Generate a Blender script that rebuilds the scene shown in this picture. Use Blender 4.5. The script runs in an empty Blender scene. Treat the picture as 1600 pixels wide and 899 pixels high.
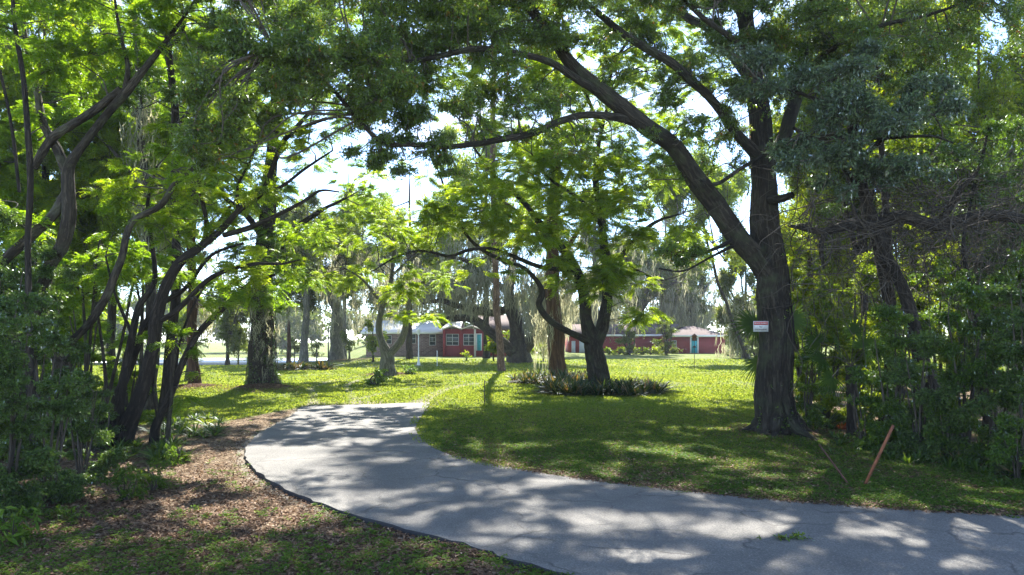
import bpy, math, random
import numpy as np
R = math.radians
rng = np.random.default_rng(7)
random.seed(7)
C = bpy.context.scene.collection
SC = bpy.context.scene

# ------------------------------------------------------------------ camera, sky, sun
F, HZ, CH = 1067.0, 522.0, 2.6          # focal length in photo pixels, horizon row, eye height
cam = bpy.data.cameras.new('camera'); camo = bpy.data.objects.new('camera', cam); C.objects.link(camo)
camo.location = (0, 0, CH); camo.rotation_euler = (R(90), 0, 0)
cam.sensor_width = 36; cam.lens = 36*F/1600; cam.shift_y = (HZ-449.5)/1600; cam.clip_start = .1; cam.clip_end = 3000
SC.camera = camo
HAZE = .0004                            # density of the air
SUN_EL, SUN_AZ = 44.0, -0.9              # azimuth: degrees right of straight ahead
w = bpy.data.worlds.new("World"); SC.world = w; w.use_nodes = True
wn = w.node_tree.nodes; wl = w.node_tree.links; wn.clear()
sky = wn.new('ShaderNodeTexSky'); sky.sky_type = 'NISHITA'; sky.sun_disc = False
sky.sun_elevation = R(SUN_EL); sky.sun_rotation = R(SUN_AZ); sky.air_density = .55; sky.dust_density = .1; sky.ozone_density = 3.0
tc = wn.new('ShaderNodeTexCoord'); mp = wn.new('ShaderNodeMapping'); mp.inputs['Scale'].default_value = (1, 1, 2.2)
cn = wn.new('ShaderNodeTexNoise'); cn.inputs['Scale'].default_value = 2.6; cn.inputs['Detail'].default_value = 8; cn.inputs['Roughness'].default_value = .58
cr = wn.new('ShaderNodeValToRGB'); cr.color_ramp.elements[0].position = .52; cr.color_ramp.elements[1].position = .74
cm = wn.new('ShaderNodeMix'); cm.data_type = 'RGBA'; cm.inputs[7].default_value = (2.9, 3.0, 3.2, 1)
bg = wn.new('ShaderNodeBackground'); bg.inputs['Strength'].default_value = .15
wo = wn.new('ShaderNodeOutputWorld')
wl.new(tc.outputs['Generated'], mp.inputs[0]); wl.new(mp.outputs[0], cn.inputs['Vector']); wl.new(cn.outputs[0], cr.inputs[0])
wl.new(cr.outputs[0], cm.inputs[0]); tn = wn.new('ShaderNodeMix'); tn.data_type = 'RGBA'; tn.blend_type = 'MULTIPLY'; tn.inputs[0].default_value = 1; tn.inputs[7].default_value = (.97, .93, .88, 1); wl.new(sky.outputs[0], tn.inputs[6]); wl.new(tn.outputs[2], cm.inputs[6]); wl.new(cm.outputs[2], bg.inputs[0]); wl.new(bg.outputs[0], wo.inputs[0])
sl = bpy.data.lights.new('sun', 'SUN'); sl.energy = 3.9; sl.angle = R(.5); sl.color = (1, .95, .86)
so = bpy.data.objects.new('sun', sl); C.objects.link(so)
SD = np.array([math.sin(R(SUN_AZ))*math.cos(R(SUN_EL)), math.cos(R(SUN_AZ))*math.cos(R(SUN_EL)), math.sin(R(SUN_EL))])  # towards the sun
so.rotation_euler = (R(90-SUN_EL), 0, R(180-SUN_AZ)); so.rotation_euler = (R(-(90-SUN_EL)), 0, R(-SUN_AZ)); so.location = (0, 0, 60)
SC.view_settings.view_transform = 'Standard'; SC.view_settings.look = 'None'; SC.view_settings.gamma = 1
SC.view_settings.exposure = 2.38
cy = SC.cycles
cy.max_bounces = 12; cy.diffuse_bounces = 8; cy.glossy_bounces = 2; cy.transmission_bounces = 4; cy.transparent_max_bounces = 6; cy.volume_bounces = 0
cy.use_adaptive_sampling = True; cy.adaptive_threshold = .005; cy.use_denoising = True; cy.caustics_reflective = False; cy.caustics_refractive = False
try:
    cy.denoiser = 'OPENIMAGEDENOISE'; cy.denoising_prefilter = 'NONE'
except Exception: pass
cy.sample_clamp_indirect = 6

# ------------------------------------------------------------------ helpers
def P(px, py, Y): return np.array([(px-800)/F*Y, Y, CH+(HZ-py)/F*Y])
def G(px, py):
    Y = CH*F/(py-HZ); return np.array([(px-800)/F*Y, Y])
def sstep(a, b, x):
    t = np.clip((x-a)/(b-a), 0, 1); return t*t*(3-2*t)
def inpoly(x, y, poly):
    x = np.asarray(x); y = np.asarray(y); r = np.zeros(x.shape, bool); n = len(poly)
    for i in range(n):
        x1, y1 = poly[i]; x2, y2 = poly[(i+1) % n]
        if y1 == y2: continue
        c = ((y1 > y) != (y2 > y)) & (x < (x2-x1)*(y-y1)/(y2-y1)+x1); r ^= c
    return r
def polydist(x, y, poly, closed=True):
    x = np.asarray(x, float); y = np.asarray(y, float); d = np.full(x.shape, 1e9); n = len(poly)
    for i in range(n if closed else n-1):
        x1, y1 = poly[i]; x2, y2 = poly[(i+1) % n]; dx, dy = x2-x1, y2-y1; L = dx*dx+dy*dy+1e-9
        t = np.clip(((x-x1)*dx+(y-y1)*dy)/L, 0, 1); d = np.minimum(d, np.hypot(x-x1-t*dx, y-y1-t*dy))
    return d
def smooth(pts, k=3):
    for _ in range(k):
        q = [pts[0]]
        for a, b in zip(pts[:-1], pts[1:]): q += [a*.75+b*.25, a*.25+b*.75]
        q.append(pts[-1]); pts = q
    return pts
_ph = rng.uniform(0, 6.28, (12,)); _dr = rng.normal(size=(12, 2))
def wav(x, y, s=1.0):
    v = 0
    for i in range(12):
        f = s*(.35+.22*i); v = v+np.sin(_dr[i, 0]*x*f+_dr[i, 1]*y*f+_ph[i])/(1+.35*i)
    return v/4.0

# ------------------------------------------------------------------ materials
def mat(name):
    m = bpy.data.materials.new(name); m.use_nodes = True; n = m.node_tree.nodes; l = m.node_tree.links
    b = n['Principled BSDF']; return m, n, l, b
def ramp(n, l, src, stops):
    r = n.new('ShaderNodeValToRGB'); e = r.color_ramp.elements
    while len(e) < len(stops): e.new(.5)
    for i, (p, c) in enumerate(stops): e[i].position = p; e[i].color = (*c, 1)
    l.new(src, r.inputs[0]); return r.outputs[0]
def noise(n, l, vec, scale, detail=5, rough=.55, dist=0):
    t = n.new('ShaderNodeTexNoise'); t.inputs['Scale'].default_value = scale; t.inputs['Detail'].default_value = detail
    t.inputs['Roughness'].default_value = rough; t.inputs['Distortion'].default_value = dist
    if vec is not None: l.new(vec, t.inputs['Vector'])
    return t.outputs[0]
def mixc(n, l, f, a, b, mode='MIX'):
    m = n.new('ShaderNodeMix'); m.data_type = 'RGBA'; m.blend_type = mode
    for s, v in ((0, f), (6, a), (7, b)):
        if isinstance(v, (int, float)): m.inputs[s].default_value = v
        elif isinstance(v, tuple): m.inputs[s].default_value = (*v, 1)
        else: l.new(v, m.inputs[s])
    return m.outputs[2]
def math_(n, l, op, a, b=None):
    m = n.new('ShaderNodeMath'); m.operation = op
    for s, v in ((0, a), (1, b)):
        if v is None: continue
        if isinstance(v, (int, float)): m.inputs[s].default_value = v
        else: l.new(v, m.inputs[s])
    return m.outputs[0]
def bump(n, l, b, h, s=.5, d=.02):
    u = n.new('ShaderNodeBump'); u.inputs['Strength'].default_value = s; u.inputs['Distance'].default_value = d
    l.new(h, u.inputs['Height']); l.new(u.outputs[0], b.inputs['Normal'])
def geo(n): return n.new('ShaderNodeNewGeometry').outputs['Position']
def simple(name, col, rough=.6, var=.25, scale=6, metal=0, bmp=0):
    m, n, l, b = mat(name); t = noise(n, l, n.new('ShaderNodeTexCoord').outputs['Object'], scale, 6, .6)
    lo = tuple(c*(1-var) for c in col); hi = tuple(min(1, c*(1+var)) for c in col)
    l.new(ramp(n, l, t, [(.3, lo), (.7, hi)]), b.inputs['Base Color']); b.inputs['Roughness'].default_value = rough; b.inputs['Metallic'].default_value = metal
    if bmp: bump(n, l, b, t, bmp, .02)
    return m
def leafmat(name, stops, trans=.5, tcol=(1.6, 1.75, .7), gloss=.12, rough=.35):
    m, n, l, b = mat(name); n.remove(b); out = n['Material Output']
    a = n.new('ShaderNodeAttribute'); a.attribute_name = 'rnd'
    c = ramp(n, l, a.outputs['Fac'], stops)
    d = n.new('ShaderNodeBsdfDiffuse'); t = n.new('ShaderNodeBsdfTranslucent'); g = n.new('ShaderNodeBsdfGlossy'); g.inputs['Roughness'].default_value = rough
    g.inputs['Color'].default_value = (.9, .95, 1, 1)
    l.new(c, d.inputs[0]); l.new(mixc(n, l, 1.0, c, tcol, 'MULTIPLY'), t.inputs[0])
    x = n.new('ShaderNodeMixShader'); x.inputs[0].default_value = trans; l.new(d.outputs[0], x.inputs[1]); l.new(t.outputs[0], x.inputs[2])
    fr = n.new('ShaderNodeFresnel'); fr.inputs[0].default_value = 1.4
    y = n.new('ShaderNodeMixShader'); l.new(math_(n, l, 'MULTIPLY', fr.outputs[0], gloss*4), y.inputs[0]); l.new(x.outputs[0], y.inputs[1]); l.new(g.outputs[0], y.inputs[2])
    l.new(y.outputs[0], out.inputs[0]); return m
def barkmat(name, lo, hi, sx=9, sy=2.2, moss=None, bs=1.0):
    m, n, l, b = mat(name); uv = n.new('ShaderNodeUVMap').outputs[0]
    mpn = n.new('ShaderNodeMapping'); mpn.inputs['Scale'].default_value = (sx*.5, sy*.35, 1); l.new(uv, mpn.inputs[0])
    t = noise(n, l, mpn.outputs[0], 2.2, 8, .65, .6); t2 = noise(n, l, geo(n), 1.3, 4)
    vo = n.new('ShaderNodeTexVoronoi'); vo.feature = 'DISTANCE_TO_EDGE'; vo.inputs['Scale'].default_value = 1.7; dv = n.new('ShaderNodeVectorMath'); dv.operation = 'MULTIPLY_ADD'
    nd = n.new('ShaderNodeTexNoise'); nd.inputs['Scale'].default_value = 3; nd.inputs['Detail'].default_value = 4; l.new(mpn.outputs[0], nd.inputs['Vector']); l.new(nd.outputs['Color'], dv.inputs[0]); dv.inputs[1].default_value = (.9, .9, .9); l.new(mpn.outputs[0], dv.inputs[2]); l.new(dv.outputs[0], vo.inputs['Vector'])
    pl = ramp(n, l, vo.outputs['Distance'], [(0, (0, 0, 0)), (.16, (1, 1, 1))]); t = math_(n, l, 'ADD', math_(n, l, 'MULTIPLY', t, .75), math_(n, l, 'MULTIPLY', pl, .16))
    c = ramp(n, l, t, [(.40, tuple(v*.55 for v in lo)), (.5, lo), (.62, hi)])
    c = mixc(n, l, .3, c, ramp(n, l, t2, [(.3, lo), (.7, tuple(min(1, v*1.15) for v in hi))]))
    if moss:
        t3 = noise(n, l, geo(n), 2.1, 6, .7); c = mixc(n, l, ramp(n, l, t3, [(.5, (0, 0, 0)), (.66, (.8, .8, .8))]), c, moss)
    l.new(c, b.inputs['Base Color']); b.inputs['Roughness'].default_value = .9; b.inputs['Specular IOR Level'].default_value = .25
    bump(n, l, b, t, bs, .09); return m

M = {}
M['oakleaf'] = leafmat('oak_leaf', [(0, (0.052, 0.086, 0.017)), (.45, (0.092, 0.144, 0.026)), (.8, (0.138, 0.196, 0.032)), (.97, (0.218, 0.230, 0.034)), (1, (0.230, 0.103, 0.034))], .48, (2.0, 2.1, .7), .07, .4)
M['greyleaf'] = leafmat('grey_oak_leaf', [(0, (0.050, 0.079, 0.037)), (.6, (0.094, 0.132, 0.066)), (1, (0.138, 0.171, 0.077))], .35, (1.5, 1.8, .7), .12, .4)
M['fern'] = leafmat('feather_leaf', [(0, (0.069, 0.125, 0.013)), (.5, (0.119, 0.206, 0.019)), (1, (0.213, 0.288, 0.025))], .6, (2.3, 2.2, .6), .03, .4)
M['fernlit'] = leafmat('sunlit_feather_leaf', [(0, (0.090, 0.150, 0.014)), (.5, (0.162, 0.240, 0.019)), (1, (0.276, 0.318, 0.026))], .62, (2.3, 2.2, .6), .03, .4)  # lighter copy of the feather leaf, sunlight put into its colour
M['dark'] = leafmat('dark_glossy_leaf', [(0, (0.050, 0.080, 0.020)), (.6, (0.090, 0.142, 0.036)), (1, (0.132, 0.182, 0.048))], .4, (1.8, 2.0, .6), .07, .35)
M['shrub'] = leafmat('shrub_leaf', [(0, (0.041, 0.078, 0.011)), (.5, (0.078, 0.138, 0.021)), (1, (0.161, 0.218, 0.028))], .5, (2.0, 2.1, .6), .07, .35)
M['forest'] = leafmat('forest_leaf', [(0, (0.072, 0.124, 0.013)), (.5, (0.137, 0.208, 0.021)), (1, (0.260, 0.286, 0.029))], .56, (2.3, 2.1, .5), .03)
M['farleaf'] = leafmat('far_leaf', [(0, (.06, .09, .024)), (.5, (.10, .135, .036)), (1, (.17, .18, .05))], .45, (1.8, 1.8, .7), .02)
M['grass'] = leafmat('grass_blade', [(0, (.095, .150, .026)), (.5, (.180, .240, .042)), (.8, (.27, .30, .070)), (1, (.40, .35, .15))], .5, (1.75, 1.6, .7), .01)
M['clover'] = leafmat('seedling_leaf', [(0, (.05, .095, .014)), (.5, (.085, .15, .024)), (1, (.15, .205, .032))], .4, (1.8, 1.8, .6), .015, .5)
M['litter'] = leafmat('dead_leaf', [(0, (.060, .034, .020)), (.35, (.145, .085, .050)), (.7, (.25, .160, .095)), (.9, (.38, .27, .175)), (1, (.56, .45, .32))], .12, (1.2, 1, .7), .02, .6)
M['moss'] = leafmat('spanish_moss', [(0, (.15, .15, .10)), (.5, (.27, .27, .19)), (1, (.42, .41, .30))], .5, (1.4, 1.35, 1.1), .0)
M['strap'] = leafmat('strap_leaf', [(0, (.020, .040, .012)), (.5, (.045, .070, .022)), (.8, (.10, .10, .04)), (1, (.22, .13, .06))], .3, (1.7, 1.6, .6), .012, .5)
M['lily'] = leafmat('lily_leaf', [(0, (.030, .060, .012)), (.5, (.060, .105, .020)), (1, (.12, .165, .028))], .45, (1.8, 1.8, .6), .012, .5)
M['red'] = leafmat('red_leaf', [(0, (.10, .02, .012)), (.5, (.36, .06, .02)), (1, (.55, .22, .04))], .45, (1.5, 1.1, .6), .05)
M['bark'] = barkmat('oak_bark', (.020, .016, .011), (.080, .064, .046), 10, 3, (.055, .060, .030))
M['bark_dark'] = barkmat('dark_bark', (.018, .014, .010), (.072, .056, .041), 8, 3)
M['bark_pale'] = barkmat('pale_bark', (.028, .022, .016), (.105, .084, .060), 8, 3, (.10, .10, .06))
M['bark_red'] = barkmat('fibrous_bark', (.045, .024, .014), (.20, .115, .066), 16, .9, None, 1)
M['bark_pine'] = barkmat('pine_bark', (.10, .060, .045), (.30, .20, .155), 6, 3.5)
M['bark_grey'] = barkmat('grey_bark', (.09, .085, .07), (.24, .225, .19), 8, 3, (.12, .13, .07))
M['twig'] = simple('twig', (.055, .043, .032), .9, .4, 3)
M['vine'] = simple('dry_vine', (.055, .042, .030), .9, .5, 3)

# ------------------------------------------------------------------ mesh building
class MB:
    def __init__(s): s.v = []; s.f = []; s.m = []; s.r = []; s.uv = []; s.n = 0; s.hasuv = False; s.smooth = False
    def add(s, v, f, mi=0, r=None, uv=None):
        v = np.asarray(v, float).reshape(-1, 3); f = np.asarray(f, int)
        if len(f) == 0: return
        s.v.append(v); s.f.append(f+s.n); s.n += len(v); s.m.append(np.full(len(f), mi)); s.r.append(np.full(len(f), .5) if r is None else np.asarray(r, float))
        if uv is None: uv = np.zeros((len(v), 2))
        else: s.hasuv = True
        s.uv.append(uv)
    def box(s, x0, x1, y0, y1, z0, z1, mi=0):
        v = [(x, y, z) for z in (z0, z1) for x, y in ((x0, y0), (x1, y0), (x1, y1), (x0, y1))]
        s.add(v, [(0, 3, 2, 1), (4, 5, 6, 7), (0, 1, 5, 4), (1, 2, 6, 5), (2, 3, 7, 6), (3, 0, 4, 7)], mi)
    def build(s, name, mats, parent=None, base=(0, 0, 0), smooth=None):
        V = np.concatenate(s.v)-np.asarray(base, float); Fc = np.concatenate(s.f); nf = len(Fc)
        me = bpy.data.meshes.new(name); me.vertices.add(len(V)); me.vertices.foreach_set('co', V.astype(np.float32).ravel())
        me.loops.add(nf*4); me.loops.foreach_set('vertex_index', Fc.astype(np.int32).ravel())
        me.polygons.add(nf); me.polygons.foreach_set('loop_start', np.arange(0, nf*4, 4, dtype=np.int32)); 
        me.polygons.foreach_set('material_index', np.concatenate(s.m).astype(np.int32))
        if smooth or s.smooth: me.polygons.foreach_set('use_smooth', np.ones(nf, bool))
        a = me.attributes.new('rnd', 'FLOAT', 'FACE'); a.data.foreach_set('value', np.concatenate(s.r).astype(np.float32))
        if s.hasuv:
            u = me.uv_layers.new(name='UVMap'); UV = np.concatenate(s.uv)[Fc.ravel()]; u.data.foreach_set('uv', UV.astype(np.float32).ravel())
        me.update(calc_edges=True); me.validate()
        for m in (mats if isinstance(mats, (list, tuple)) else [mats]): me.materials.append(m)
        o = bpy.data.objects.new(name, me); C.objects.link(o)
        if parent is not None: o.parent = parent
        else: o.location = base
        return o
def tag(o, label=None, cat=None, group=None, kind=None):
    if label: o['label'] = label
    if cat: o['category'] = cat
    if group: o['group'] = group
    if kind: o['kind'] = kind
    return o
def thing(name, label, cat, loc, group=None):
    o = bpy.data.objects.new(name, None); C.objects.link(o); o.location = loc; o.empty_display_size = .3
    return tag(o, label, cat, group)

def tube(mb, pts, rad, seg=8, mi=0, lob=0, lobn=5, wob=.06, cap=True):
    pts = np.asarray(pts, float); rad = np.asarray(rad, float); n = len(pts)
    t = np.gradient(pts, axis=0); t /= np.linalg.norm(t, axis=1)[:, None]+1e-9
    up = np.array([0, 1, 0.]) if abs(t[0][1]) < .8 else np.array([1., 0, 0])
    A = []; 
    a = np.cross(t[0], up); a /= np.linalg.norm(a)+1e-9
    for i in range(n):
        a = a-t[i]*np.dot(a, t[i]); a /= np.linalg.norm(a)+1e-9; A.append(a)
    A = np.array(A); B = np.cross(t, A)
    th = np.linspace(0, 2*np.pi, seg, endpoint=False)
    ph = rng.uniform(0, 6.28, 3); L = np.concatenate([[0], np.cumsum(np.linalg.norm(np.diff(pts, axis=0), axis=1))])
    k = 1+lob*np.cos(lobn*th[None]+ph[0]+.35*L[:, None])*(.6+.4*np.sin(2*th[None]+ph[2]))+wob*np.sin(2*th[None]+ph[1]+1.7*L[:, None])+wob*.7*np.sin(3.1*L[:, None]+ph[2]+3*th[None])
    r = rad[:, None]*k
    if seg >= 12: r = r*(1+rng.normal(0, .022, r.shape))
    V = pts[:, None]+A[:, None]*(np.cos(th)[None, :, None]*r[..., None])+B[:, None]*(np.sin(th)[None, :, None]*r[..., None])
    # one extra column of vertices at the seam keeps the bark UVs straight
    V = np.concatenate([V, V[:, :1]], axis=1); q = seg+1
    i = np.arange(n-1)[:, None]*q; j = np.arange(seg)[None]
    f = np.stack([i+j, i+j+1, i+j+1+q, i+j+q], -1).reshape(-1, 4)
    uv = np.stack([np.broadcast_to(np.linspace(0, 1, q)[None]*max(.12, rad.max())*6.28, (n, q)), np.broadcast_to(L[:, None], (n, q))], -1).reshape(-1, 2)
    mb.add(V.reshape(-1, 3), f, mi, None, uv)
def cat(pts, k=6):          # Catmull-Rom through rows of any width
    p = np.asarray(pts, float); p = np.vstack([2*p[0]-p[1], p, 2*p[-1]-p[-2]]); o = []
    for i in range(1, len(p)-2):
        for u in np.linspace(0, 1, k, endpoint=False):
            a, b, c, d = p[i-1], p[i], p[i+1], p[i+2]
            o.append(.5*(2*b+(c-a)*u+(2*a-5*b+4*c-d)*u*u+(3*b-a-3*c+d)*u**3))
    o.append(p[-2]); return np.array(o)
def unit(a): return a/(np.linalg.norm(a, axis=-1, keepdims=True)+1e-9)

def quads(base, d, nrm, L, W, bend=.12):
    """rhombic leaves: base point, direction, normal, length, width -> (n,4,3)"""
    s = unit(np.cross(d, nrm)); nn = np.cross(s, d)
    L = L[:, None]; W = W[:, None]
    tip = base+d*L-nn*L*bend
    mid = base+d*L*.48
    return np.stack([base, mid+s*W*.5+nn*W*.12, tip, mid-s*W*.5+nn*W*.12], 1)
def addleaves(mb, Q, r, mi=0):
    n = len(Q); mb.add(Q.reshape(-1, 3), np.arange(n*4).reshape(n, 4), mi, r)

WELLS = []      # sunlit patches on the ground: (x, y, rx, ry) - no leaf stands between them and the sun
for px_, py_, rx_, ry_ in [(955, 815, .85, .55), (1165, 828, .75, .42), (770, 772, .45, .3), (655, 850, .42, .3), (1370, 834, .32, .2), (1010, 870, .5, .25), (560, 637, 1.6, .35), (620, 720, .5, .3), (700, 795, .3, .2), (1510, 884, .35, .2), (520, 757, .4, .3), (560, 690, .7, .35), (470, 700, .6, .35), (640, 815, .4, .25), (300, 800, .6, .4), (385, 700, .35, .35), (100, 830, .3, .2), (820, 700, .7, .4), (1300, 770, .3, .2)]:
    WELLS.append((*G(px_, py_), rx_, ry_))
_wr = np.random.default_rng(3)
for _ in range(60): WELLS.append((*G(_wr.uniform(330, 1500), _wr.uniform(645, 890)), _wr.uniform(.07, .24), _wr.uniform(.07, .2)))
def wellmask(c):
    if not WELLS: return np.ones(len(c), bool)
    k = c[:, 2]/SD[2]; gx = c[:, 0]-SD[0]*k; gy = c[:, 1]-SD[1]*k; keep = np.ones(len(c), bool)
    for x, y, rx, ry in WELLS:
        a = np.arctan2(gy-y, gx-x); w_ = 1+.22*np.sin(3*a+x)+.15*np.sin(5*a+y*2)
        keep &= ((gx-x)/rx)**2+((gy-y)/ry)**2 > w_**2
    return keep
LEAFN = [0]; COV = 2.2
def sprays(mb, cen, axis, crn, kind, L, Wf, mi=0, droop=.25):
    """a spray of leaves at every centre"""
    keep = wellmask(cen); cen, axis, crn = cen[keep], axis[keep], crn[keep]; n = len(cen)
    if n == 0: return
    if kind == 'pinnate':
        K = 8; t = np.linspace(.12, 1, K)
        rl = L*8*rng.uniform(.7, 1.2, n)
        ax = unit(axis*np.array([1, 1, .55])+rng.normal(0, .3, (n, 3))*np.array([1, 1, .5])); nr = unit(np.array([0, 0, 1.])+rng.normal(0, .35, (n, 3)))
        sd = unit(np.cross(ax, nr))
        for sgn in (-1, 1):
            b = cen[:, None]+ax[:, None]*(t[None, :, None]*rl[:, None, None])+np.array([0, 0, -1.])*(t[None, :, None]**2*rl[:, None, None]*droop)
            d = unit(sd[:, None]*sgn+ax[:, None]*.45+rng.normal(0, .14, (n, K, 3))); taper = (1.15-.6*np.abs(t-.45))[None]
            b = b.reshape(-1, 3); d = d.reshape(-1, 3); nn = unit(np.repeat(nr, K, 0)+rng.normal(0, .25, (n*K, 3)))
            LL = (L*2.0*taper*np.ones((n, 1))).ravel(); Q = quads(b, d, nn, LL, LL*Wf)
            addleaves(mb, Q, np.clip(np.repeat(crn, K)+rng.normal(0, .13, n*K), 0, 1), mi); LEAFN[0] += n*K
    else:
        K = 6
        d = unit(axis[:, None]*.7+rng.normal(0, .75, (n, K, 3))+np.array([0, 0, -droop*.6]))
        nn = unit(np.array([0, 0, 1.])*.8+rng.normal(0, .6, (n, K, 3)))
        b = cen[:, None]-axis[:, None]*rng.uniform(0, L*1.3, (n, K, 1))
        LL = (L*rng.uniform(.65, 1.2, (n, K))).ravel()
        Q = quads(b.reshape(-1, 3), d.reshape(-1, 3), nn.reshape(-1, 3), LL, LL*Wf)
        addleaves(mb, Q, np.clip(np.repeat(crn, K)+rng.normal(0, .13, n*K), 0, 1), mi); LEAFN[0] += n*K

def crown(mb, blobs, stems, kind, L, Wf=.42, mi_leaf=0, mi_twig=1, sub=7, droop=.25, twigr=.012, tubes=True, shape=.55):
    """blobs: (px, py, Y, rx, ry, depth, cover). Boughs run from the limbs to lumps of twigs that carry the leaves."""
    SP = np.concatenate([s[:, :3] for s in stems]) if stems else None
    per = 16 if kind == 'pinnate' else 6
    for (px, py, Y, rx, ry, dp, cov) in blobs:
        c = P(px, py, Y); s = Y/F
        la = (.5*(2*L)*(2*L*Wf) if kind == 'pinnate' else .5*L*L*Wf)*.62/(s*s)
        nleaf = COV*cov*math.pi*rx*ry/la; nsp = max(8, int(nleaf/per))
        ns = max(3, int(sub*max(.6, math.sqrt(rx*ry)/70)))
        u = unit(rng.normal(size=(ns, 3)))*rng.uniform(.25, .95, (ns, 1))**.6
        lump = c+u*np.array([rx*s, dp, ry*s])
        for lp in lump if tubes and SP is not None else ():
            d2 = np.linalg.norm(SP-lp, axis=1)+.6*np.maximum(0, SP[:, 2]-lp[2]); a = SP[int(np.argmin(d2))]; D = np.linalg.norm(lp-a)
            if D > .25:
                m1 = a*.6+lp*.4+rng.normal(0, .10, 3)*D; m2 = a*.25+lp*.75+rng.normal(0, .08, 3)*D
                pp = cat([a, m1, m2, lp], 4); tube(mb, pp, np.linspace(twigr*(1+.55*D**.7), twigr*.5, len(pp)), 5, mi_twig, wob=.1)
        nt = max(2, int(nsp/9)); tl = rng.integers(0, ns, nt)
        lr = np.array([rx*s, dp, ry*s])*shape*rng.uniform(.6, 1.2, (ns, 1))
        e = rng.normal(size=(nt, 3)); e = unit(e)*rng.uniform(.2, 1, (nt, 1))**.5
        te = lump[tl]+e*lr[tl]; ts = lump[tl]+e*lr[tl]*.12
        te[:, 2] -= droop*.35*np.linalg.norm(te-ts, axis=1)
        if tubes and s < .032:
            sel = np.arange(nt)[:min(nt, 260)]
            for i in sel: 
                m = (ts[i]+te[i])/2+rng.normal(0, .05, 3); tube(mb, [ts[i], m, te[i]], [twigr*.55, twigr*.4, twigr*.2], 3, mi_twig)
        k = rng.integers(0, nt, nsp); tt = rng.uniform(.25, 1, (nsp, 1))**.7
        pos = ts[k]*(1-tt)+te[k]*tt; ax = unit(te-ts)[k]
        pos = pos+rng.normal(0, 1, (nsp, 3))*np.array([1, 1, .6])*max(.05, L*.9)
        lc = rng.uniform(.2, .8, ns)
        crn = np.clip(lc[tl][k]*.6+rng.uniform(0, .4, nsp), 0, .96)
        crn = np.where(rng.random(nsp) < .02, 1, crn)
        sprays(mb, pos, ax, crn, kind, L, Wf, mi_leaf, droop)

def strands(mb, blobs, width=.03, mi=0):
    """hanging moss: (px, py, Y, rx, ry, depth, clumps, length m)"""
    for (px, py, Y, rx, ry, dp, n, ln) in blobs:
        c = P(px, py, Y); s = Y/F; K = 6; S = 8
        o = c+rng.uniform(-1, 1, (n, 3))*np.array([rx*s, dp, ry*s]); cl = rng.uniform(.2, 1.15, n)**1.4*ln; cr_ = rng.uniform(.1, .9, n)
        o = np.repeat(o, K, 0)+rng.normal(0, .07+.03*ln, (n*K, 3)); l_ = np.repeat(cl, K)*rng.uniform(.45, 1, n*K)
        t = np.linspace(0, 1, S); p = o[:, None]+np.array([0, 0, -1.])*(t[None, :, None]*l_[:, None, None])
        w1 = np.cumsum(rng.normal(0, .06*ln**.5, (n*K, S, 3))*np.array([1, 1, .2]), 1); p = p+w1
        # strands of one clump draw together towards its tip
        cc = np.repeat(p.reshape(n, K, S, 3).mean(1), K, 0); p = p+(cc-p)*(t[None, :, None]*.55)
        a = rng.uniform(0, 3.14, n*K); sd = np.stack([np.cos(a), np.sin(a), 0*a], 1)[:, None]
        wd = width*rng.uniform(.5, 1.4, n*K)[:, None]*(np.sin(np.pi*(t*.85+.1))[None]*.8+.2*(1-t)[None]); wd = wd[..., None]
        V = np.stack([p-sd*wd*.5, p+sd*wd*.5], 2).reshape(-1, 3); N = n*K
        i = (np.arange(N)*S*2)[:, None]+(np.arange(S-1)*2)[None]; f = np.stack([i, i+1, i+3, i+2], -1).reshape(-1, 4)
        mb.add(V, f, mi, np.clip(np.repeat(np.repeat(cr_, K)+rng.normal(0, .15, N), S-1), 0, 1))

def stemline(pts, wob=.0):
    """(px, py, Y, width px) rows -> world rows with radius, smoothed"""
    a = np.array([[*P(p[0], p[1], p[2]), p[3]*.5*p[2]/F] for p in pts]); c = cat(a, 6)
    n = len(c); L = np.concatenate([[0], np.cumsum(np.linalg.norm(np.diff(c[:, :3], axis=0), axis=1))])
    ph = rng.uniform(0, 6.28, 6); k = np.minimum(1, L/1.0)[:, None]*np.minimum(1, (L[-1]-L)/.6+.3)[:, None]
    c[:, :3] += k*np.minimum(c[:, 3:4], .16)*.28*np.stack([np.sin(1.3*L+ph[0])+.4*np.sin(3.1*L+ph[1]), np.sin(1.1*L+ph[2]), .8*np.sin(1.7*L+ph[3])+.4*np.sin(3.3*L+ph[4])], 1)
    c[:, 3] = np.maximum(c[:, 3]*.82, .004); return c
def ground(x, y): return float(gz(np.array([x]), np.array([y]))[0])

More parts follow.
